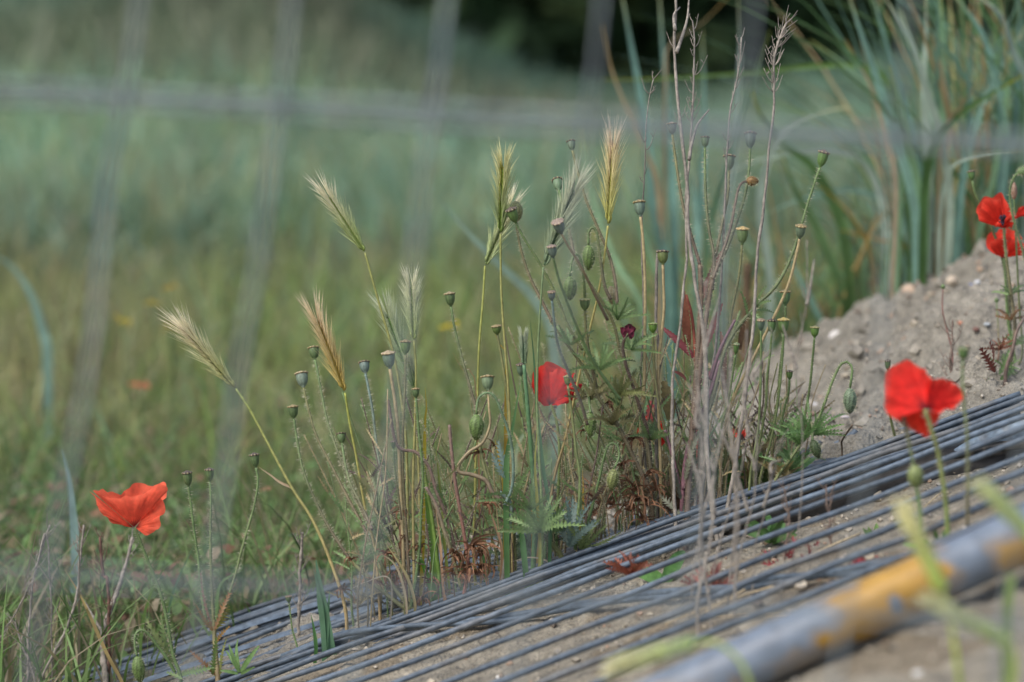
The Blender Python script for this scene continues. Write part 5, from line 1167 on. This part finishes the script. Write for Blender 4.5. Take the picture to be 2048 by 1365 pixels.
# snail shells
def snail(label, px_, py_, dia, face, lift=.004):
    a = ground_hit(px_, py_); a = a + np.array([0, 0, lift]); t = thing('snail_shell', label, 'snail shell', a, 'banded snail shells on the sand')
    Rr = dia / 2; m = MB(); n = 130; s = np.linspace(0, 1, n); ang = s * 2 * math.pi * 3.6
    rr = Rr * (.04 + .62 * s ** 1.25); tr = Rr * (.05 + .36 * s ** 1.15)
    ax = norm(np.array(face, float)); u = norm(np.cross(ax, [0, 0, 1])); w = np.cross(ax, u)
    cen = a + rr[:, None] * (np.cos(ang)[:, None] * u + np.sin(ang)[:, None] * w) + ax * (Rr * .45 * (1 - s))[:, None]
    k = 16; ph = np.arange(k) * 2 * math.pi / k; rad = np.cos(ang)[:, None] * u + np.sin(ang)[:, None] * w
    V = cen[:, None] + tr[:, None, None] * (np.cos(ph)[None, :, None] * rad[:, None] + np.sin(ph)[None, :, None] * ax)
    base = np.array([.62, .56, .44]); band = np.array([.10, .06, .04])
    bm = ((np.abs(ph - .9) < .22) | (np.abs(ph - 0.1) < .2) | (np.abs(ph - 5.7) < .2)).astype(float)[None, :, None] * np.ones((n, 1, 1)) * .85
    cc = base * (1 - bm) + band * bm
    i = np.arange(n - 1)[:, None] * k; j = np.arange(k)[None]; j2 = (j + 1) % k
    m.add(V.reshape(-1, 3), np.stack([i + j, i + j2, i + k + j2, i + k + j], -1).reshape(-1, 4), cc.reshape(-1, 3)); m.build('whorls', M_shell, t)
    m = MB(); tube(m, smooth([cen[-1], cen[-1] + np.cross(ax, rad[-1]) * .0003], 3), tr[-1] * .85, 12, np.array([.05, .035, .025])); m.build('mouth', M_shell, t)
snail('banded snail shell lying on its side under the cross wire', 1600, 1186, PX(30, 1.6), (.1, -.5, .85))
snail('banded snail shell facing the camera on the fallen red petal', 1737, 1128, PX(27, 1.58), (.0, -1, .25), .005)
snail('banded snail shell half in shade left of the fallen red petal', 1688, 1140, PX(27, 1.58), (-.1, -1, .25), .005)
snail('brown snail shell caught in the curled brown leaves', 946, 1132, PX(18, 1.7), (.5, -1, .2), .02)
a = ground_hit(1728, 1128); t = thing('fallen_petal', 'crumpled crimson fallen petal on the sand between two snail shells', 'petal', a)
petal(t, (1712, 1138), [(1702, 1126), (1712, 1114), (1730, 1106), (1752, 1108), (1764, 1120), (1760, 1130)], float(a[1] / cp) * .0 + 1.585, .006, (.50, .015, .03), ruf=1.5, name='petal_skin')
petal(t, (1716, 1140), [(1700, 1136), (1708, 1122), (1720, 1118), (1726, 1130)], 1.58, -.004, (.55, .02, .04), ruf=1.5, name='petal_skin')

# ------------------------------------------------------------------ stones on the sand bank
def stone(p, r, col, seed):
    rr = np.random.default_rng(seed); nu, nv = 10, 14; m = MB()
    th = np.linspace(0, math.pi, nu); ph = np.arange(nv) * 2 * math.pi / nv
    A, B = np.meshgrid(th, ph, indexing='ij'); k = 1 + .28 * (vnoise(A * 1.3 + seed, B * 0 + np.cos(B), 1.2, seed) - .5) + .15 * (vnoise(np.cos(B) * 3 + seed, A * 2, 1, seed + 5) - .5)
    sc = rr.uniform(.65, 1.15, 3) * np.array([1.15, 1, .62]); rot = rr.uniform(0, 6.28)
    x = np.sin(A) * np.cos(B) * sc[0] * k; y = np.sin(A) * np.sin(B) * sc[1] * k; z = np.cos(A) * sc[2] * k
    X = x * math.cos(rot) - y * math.sin(rot); Y = x * math.sin(rot) + y * math.cos(rot)
    V = np.stack([X, Y, z], -1) * r + p
    i = np.arange(nu - 1)[:, None] * nv; j = np.arange(nv)[None]; j2 = (j + 1) % nv
    m.add(V.reshape(-1, 3), np.stack([i + j, i + nv + j, i + nv + j2, i + j2], -1).reshape(-1, 4), np.asarray(col)); return m
named = [(1945, 635, 17, (.17, .20, .24), 'blue-grey flat pebble high on the sand bank'), (1925, 650, 15, (.42, .20, .13), 'orange-pink pebble just below the blue-grey one on the sand bank'), (1962, 618, 14, (.62, .62, .60), 'white chip on the sand bank right of the blue-grey pebble'), (1974, 652, 13, (.40, .44, .46), 'pale grey-blue pebble left of the right-hand poppy stems'),
         (1952, 662, 12, (.18, .10, .08), 'small dark brown pebble on the sand bank'), (1905, 565, 26, (.50, .42, .32), 'broad buff stone near the crest of the sand bank'), (1822, 585, 30, (.44, .33, .24), 'tan rounded stone on the crest left of the dark stake'), (1672, 676, 28, (.62, .60, .57), 'soft white pebble low on the blurred crest of the bank'),
         (1943, 572, 8, (.16, .20, .36), 'tiny blue chip near the crest of the sand bank'), (1955, 568, 12, (.58, .60, .62), 'whitish chip beside the tiny blue one'), (1857, 627, 16, (.28, .17, .13), 'reddish brown stone half sunk in the bank'), (1878, 655, 14, (.48, .40, .28), 'buff pebble half way up the sand bank'),
         (1960, 542, 14, (.45, .32, .22), 'light brown pebble right under the crest'), (1920, 732, 20, (.03, .03, .035), 'dark grey cinder behind the small blurred seed head'), (1946, 716, 14, (.05, .05, .06), 'black cinder beside the dark red leaves'), (1632, 815, 16, (.50, .50, .52), 'pale pebble behind the stalks on the lower sand'), (1690, 838, 12, (.55, .50, .50), 'pinkish white shell chip near the hooked bud'),
         (1325, 1313, 9, (.15, .11, .08), 'dark crumb of earth between the lower wires'), (997, 1358, 8, (.75, .75, .72), 'tiny white pebble at the bottom edge between the wires'), (1840, 1355, 22, (.62, .62, .60), 'blurred white pebble under the painted tube')]
for i, (x_, y_, s_, c_, lab) in enumerate(named):
    a = ground_hit(x_, y_); t = thing('pebble', lab, 'pebble', a, 'pebbles on the sand')
    stone(a + np.array([0, 0, .001]), PX(s_ * .62, a[1]), np.array(c_), 200 + i).build('stone', M_stone, t)
# crumbs and grit nobody could count
n = 5200; gxx = rng.uniform(-.1, .58, n * 2); gyy = rng.uniform(1.2, 2.6, n * 2)
gzz = G(gxx, gyy); k = sandmask(gxx, gyy, gzz) > .5; k &= (gyy > 1.84) | (rng.uniform(0, 1, len(gxx)) < .35)
gxx, gyy, gzz = gxx[k][:n], gyy[k][:n], gzz[k][:n]
oc = np.array([[1, 0, 0], [0, 1, 0], [-1, 0, 0], [0, -1, 0], [0, 0, 1], [0, 0, -1.]]); ic = np.array([[.6, .6, .5], [-.6, .6, .5], [-.6, -.6, .5], [.6, -.6, .5]])
of = np.array([[0, 1, 6], [1, 2, 7], [2, 3, 8], [3, 0, 9], [0, 6, 4], [6, 1, 4], [1, 7, 4], [7, 2, 4], [2, 8, 4], [8, 3, 4], [3, 9, 4], [9, 0, 4], [0, 5, 1], [1, 5, 2], [2, 5, 3], [3, 5, 0]])
shp = np.vstack([oc, ic]); nn3 = len(gxx); rs = rng.uniform(.0007, .0019, nn3) + rng.uniform(0, 1, nn3) ** 6 * .0026
clod = (gyy > 1.86) & (rng.uniform(0, 1, nn3) < .13); rs = np.where(clod, rng.uniform(.0025, .0085, nn3), rs)
lz = lumps(gxx, gyy, np.ones(nn3)) - np.where(clod, rs * .35, 0)
V = shp[None] * rng.uniform(.6, 1.3, (nn3, 10, 1)) * (rs[:, None] * rng.uniform(.6, 1.2, (nn3, 3)))[:, None, :] + np.c_[gxx, gyy, gzz + lz + rs * .2][:, None]
F = (of[None] + (np.arange(nn3) * 10)[:, None, None]).reshape(-1, 3)
cc = mixcol([(.36, .32, .25), (.30, .265, .2), (.42, .38, .31), (.22, .18, .14), (.30, .28, .24), (.34, .24, .17)], rng, nn3, .15)
cc = np.where(clod[:, None], np.array([.27, .25, .205]) * rng.uniform(.75, 1.15, (nn3, 1)), cc)
mb = MB(); mb.add(V.reshape(-1, 3), F, np.repeat(cc, 10, 0)); tag(mb.build('grit', M_stone, smooth=False), 'coarse grit and crumbs of soil strewn over the sand bank', 'grit', kind='stuff')

# ------------------------------------------------------------------ marram clumps behind the bank
def marram(label, items, d, extra, seed, xr, cen, group='tall marram grass clumps'):
    r = np.random.default_rng(seed); p = P(cen[0], cen[1], d); p[2] = g1(p[0], p[1]); t = thing('marram_grass', label, 'marram grass', p, group)
    for pts, w, c, dd in items:
        q = path3(pts, d + dd, d + dd * .3, n=30, ground=True); s = np.linspace(0, 1, 30); m = MB()
        strip(m, q, PX(w * .95, d) * np.minimum(1, .08 + s * 2.0) * (1 - .2 * s), np.clip(np.array(c)[None] * (.8 + .4 * vnoise(np.repeat(s, 3) * 9, np.repeat(s, 3) * 0, 1, r.integers(999)))[:, None] * np.array([1., 1., 1.]) * (1 - .25 * (np.arange(90) % 3 == 1))[:, None] + np.outer(np.maximum(0, .12 - np.repeat(s, 3)) * 2.2, [1., .5, -.3]), 0, 1), .35, face=(r.uniform(-.7, .7), -1, r.uniform(0, .4))); m.build('leaf', M_grass, t)
    if extra:
        n = extra; x = r.uniform(xr[0], xr[1], n); y = r.uniform(xr[2], xr[3], n); m = MB()
        blades(m, np.c_[x, y, G(x, y) - .01], r.uniform(xr[4], xr[5], n), r.uniform(.002, .006, n), r.uniform(0, .5, n), r.uniform(0, 6.28, n), r.uniform(0, .8, n),
               mixcol([(.17, .31, .22), (.21, .36, .26), (.13, .25, .10), (.19, .33, .12), (.44, .33, .16), (.33, .33, .13), (.16, .28, .12)], r, n), seg=8)
        o = m.build('inner_leaves', M_grass, t); o['kind'] = 'stuff'
    return t
te = (.23, .41, .33); tg = (.21, .37, .20); tp_ = (.42, .53, .43); st_ = (.44, .34, .20); dg = (.10, .20, .06)
marram('big dense blue-green marram clump filling the upper right corner', [
    ([(1690, -30), (1730, 90), (1765, 190), (1800, 300), (1830, 420)], 24, te, .0), ([(1740, -30), (1770, 80), (1800, 180), (1830, 300), (1850, 430)], 24, te, .02), ([(1760, -20), (1820, 80), (1850, 170), (1880, 270), (1900, 400)], 20, tp_, -.03),
    ([(1850, -30), (1852, 60), (1848, 160), (1855, 300), (1860, 440)], 20, tp_, .0), ([(1878, -30), (1885, 100), (1878, 230), (1885, 380)], 30, tg, .05), ([(1900, -20), (1960, 60), (1990, 150), (2010, 260), (2000, 400)], 24, te, .0),
    ([(1940, -20), (2000, 30), (2030, 110), (2060, 200)], 28, tp_, -.04), ([(2060, 40), (2010, 120), (1960, 220), (1930, 330), (1920, 420)], 20, te, .03), ([(1995, -20), (2010, 80), (2012, 200), (1990, 340), (1960, 460)], 16, tg, .0),
    ([(2048, 150), (1980, 190), (1920, 230), (1870, 290), (1850, 380)], 22, dg, -.04), ([(1780, 130), (1810, 240), (1830, 340), (1850, 450)], 18, tg, -.02), ([(1930, 100), (1940, 220), (1930, 330), (1915, 450)], 16, te, -.03), ([(2040, -10), (2035, 120), (2030, 250), (2010, 380)], 22, te, .05),
    ([(1690, 80), (1740, 170), (1770, 270), (1790, 380)], 12, st_, .04), ([(1850, 30), (1880, 130), (1900, 250), (1890, 330)], 14, st_, .02), ([(1960, 150), (1940, 190), (1900, 240), (1880, 300)], 12, st_, -.05), ([(1620, 80), (1690, 130), (1760, 200), (1800, 300)], 12, tg, .1),
    ([(2048, 300), (1960, 310), (1900, 340), (1880, 440)], 10, tp_, -.06), ([(1800, 20), (1835, 120), (1865, 220), (1890, 330)], 22, te, .06), ([(2025, 60), (2045, 160), (2040, 300), (2020, 420)], 20, tg, .02)], 2.40, 620, 301, (.35, .62, 2.42, 2.8, .15, .46), (1920, 560))
marram('tall blue-green marram blades rising behind the peach barley ear and thin twig', [
    ([(1238, -40), (1262, 90), (1282, 200), (1300, 330), (1322, 470), (1335, 600)], 28, te, .0), ([(1318, -20), (1326, 110), (1338, 240), (1345, 380), (1350, 520)], 20, te, .05), ([(1404, 60), (1408, 180), (1408, 300), (1400, 440)], 20, te, .08),
    ([(1475, -30), (1480, 80), (1478, 160), (1470, 300), (1450, 460)], 16, tp_, .0), ([(1540, 60), (1510, 150), (1480, 250), (1440, 380), (1410, 520)], 18, tg, -.05), ([(1205, 50), (1220, 130), (1250, 210), (1290, 300), (1320, 430)], 14, st_, .0),
    ([(1380, 300), (1390, 420), (1400, 560)], 24, te, .02), ([(1280, 330), (1310, 450), (1350, 600)], 22, te, .04), ([(1240, 350), (1280, 460), (1330, 620)], 20, tg, .06), ([(1160, 250), (1180, 380), (1230, 520), (1290, 640)], 14, tg, .1), ([(1470, -20), (1400, 50), (1340, 90), (1330, 200)], 10, st_, .05)], 2.6, 170, 302, (.10, .30, 2.75, 3.1, .10, .34), (1360, 740))
marram('arching pale and green marram leaves bending left over the blurred crest of the bank', [
    ([(1205, 160), (1320, 158), (1500, 146), (1640, 132), (1740, 138), (1800, 200), (1820, 340)], 13, (.14, .26, .05), .0), ([(1700, 214), (1650, 224), (1590, 250), (1550, 290), (1520, 400), (1540, 560)], 20, tp_, -.05), ([(1500, 170), (1520, 230), (1570, 290), (1630, 340), (1680, 440), (1700, 560)], 26, dg, .0),
    ([(1440, 400), (1470, 340), (1560, 310), (1660, 300), (1730, 330), (1770, 440)], 18, tp_, .03), ([(1500, 440), (1600, 400), (1700, 380), (1790, 420), (1810, 520)], 14, te, .05), ([(1560, 300), (1590, 380), (1640, 470), (1690, 600)], 24, (.12, .22, .08), .03), ([(1700, 380), (1720, 460), (1730, 560)], 14, tg, .05),
    ([(1640, 370), (1700, 430), (1740, 500), (1750, 590)], 12, (.45, .32, .10), .0), ([(1800, 380), (1750, 440), (1720, 520), (1700, 590)], 10, (.42, .28, .10), .03), ([(1680, 460), (1800, 490), (1850, 500), (1880, 520)], 10, (.5, .30, .08), .0), ([(1560, 470), (1600, 560), (1640, 640)], 14, te, .0),
    ([(1900, 300), (1850, 360), (1800, 420), (1770, 540)], 12, tg, -.1), ([(1780, 330), (1830, 420), (1870, 480), (1900, 540)], 14, tg, -.1)], 2.6, 110, 303, (.20, .42, 2.72, 3.1, .06, .26), (1700, 640))
# small blooms in the meadow
for i, (x_, y_, d_, s_, c_, lab) in enumerate(((245, 642, 3.0, 13, (.55, .42, .03), 'blurred yellow flower head at the far left of the meadow'), (303, 606, 3.0, 11, (.45, .36, .04), 'blurred yellow flower head right of and above the leftmost one'), (338, 574, 3.0, 11, (.42, .26, .03), 'blurred ochre flower head, highest of the left meadow blooms'),
        (338, 655, 3.0, 11, (.42, .30, .05), 'blurred ochre flower head behind the tip of the leftmost barley ear'), (898, 652, 2.7, 15, (.60, .48, .03), 'blurred yellow flower head in the meadow left of the flat-topped seed head'), (277, 770, 2.9, 16, (.55, .16, .08), 'blurred orange-red bloom in the meadow above the coral poppy'),
        (531, 980, 2.2, 8, (.45, .22, .15), 'small dusty pink bloom in the ground cover by the straw stem'), (1190, 470, 3.6, 12, (.50, .42, .05), 'blurred yellow bloom behind the warty buds near the peach ear'))):
    p = P(x_, y_, d_); b = p.copy(); b[2] = g1(p[0], p[1]); t = thing('meadow_flower', lab, 'wild flower', b, 'small blurred meadow blooms')
    m = MB(); tube(m, smooth([p, (p + b) / 2 + np.array([.004, 0, 0]), b], 8), .0012, 5, np.array([.14, .2, .07])); m.build('stem', M_stem, t)
    for k in range(9):
        m = MB() if k == 0 else m
        a = k * .7 + .2; rr_ = PX(s_ * (.5 if k % 2 else 1.0), d_); c2 = p + np.array([math.cos(a) * rr_, math.sin(a) * rr_, rnd.uniform(-.6, .6) * rr_])
        if k == 0: m = MB()
        for q_ in range(5):
            a2 = q_ * 1.26; u_ = np.array([math.cos(a2), math.sin(a2) * .5, .5 * math.sin(a2 * 2) + .3]) * rr_ * .55; v_ = np.array([-math.sin(a2), math.cos(a2), .3]) * rr_ * .25
            m.add([c2, c2 + u_ * .6 + v_, c2 + u_, c2 + u_ * .6 - v_], [(0, 1, 2, 3)], np.array(c_) * rnd.uniform(.8, 1.2))
    m.build('bloom', M_bloom, t)
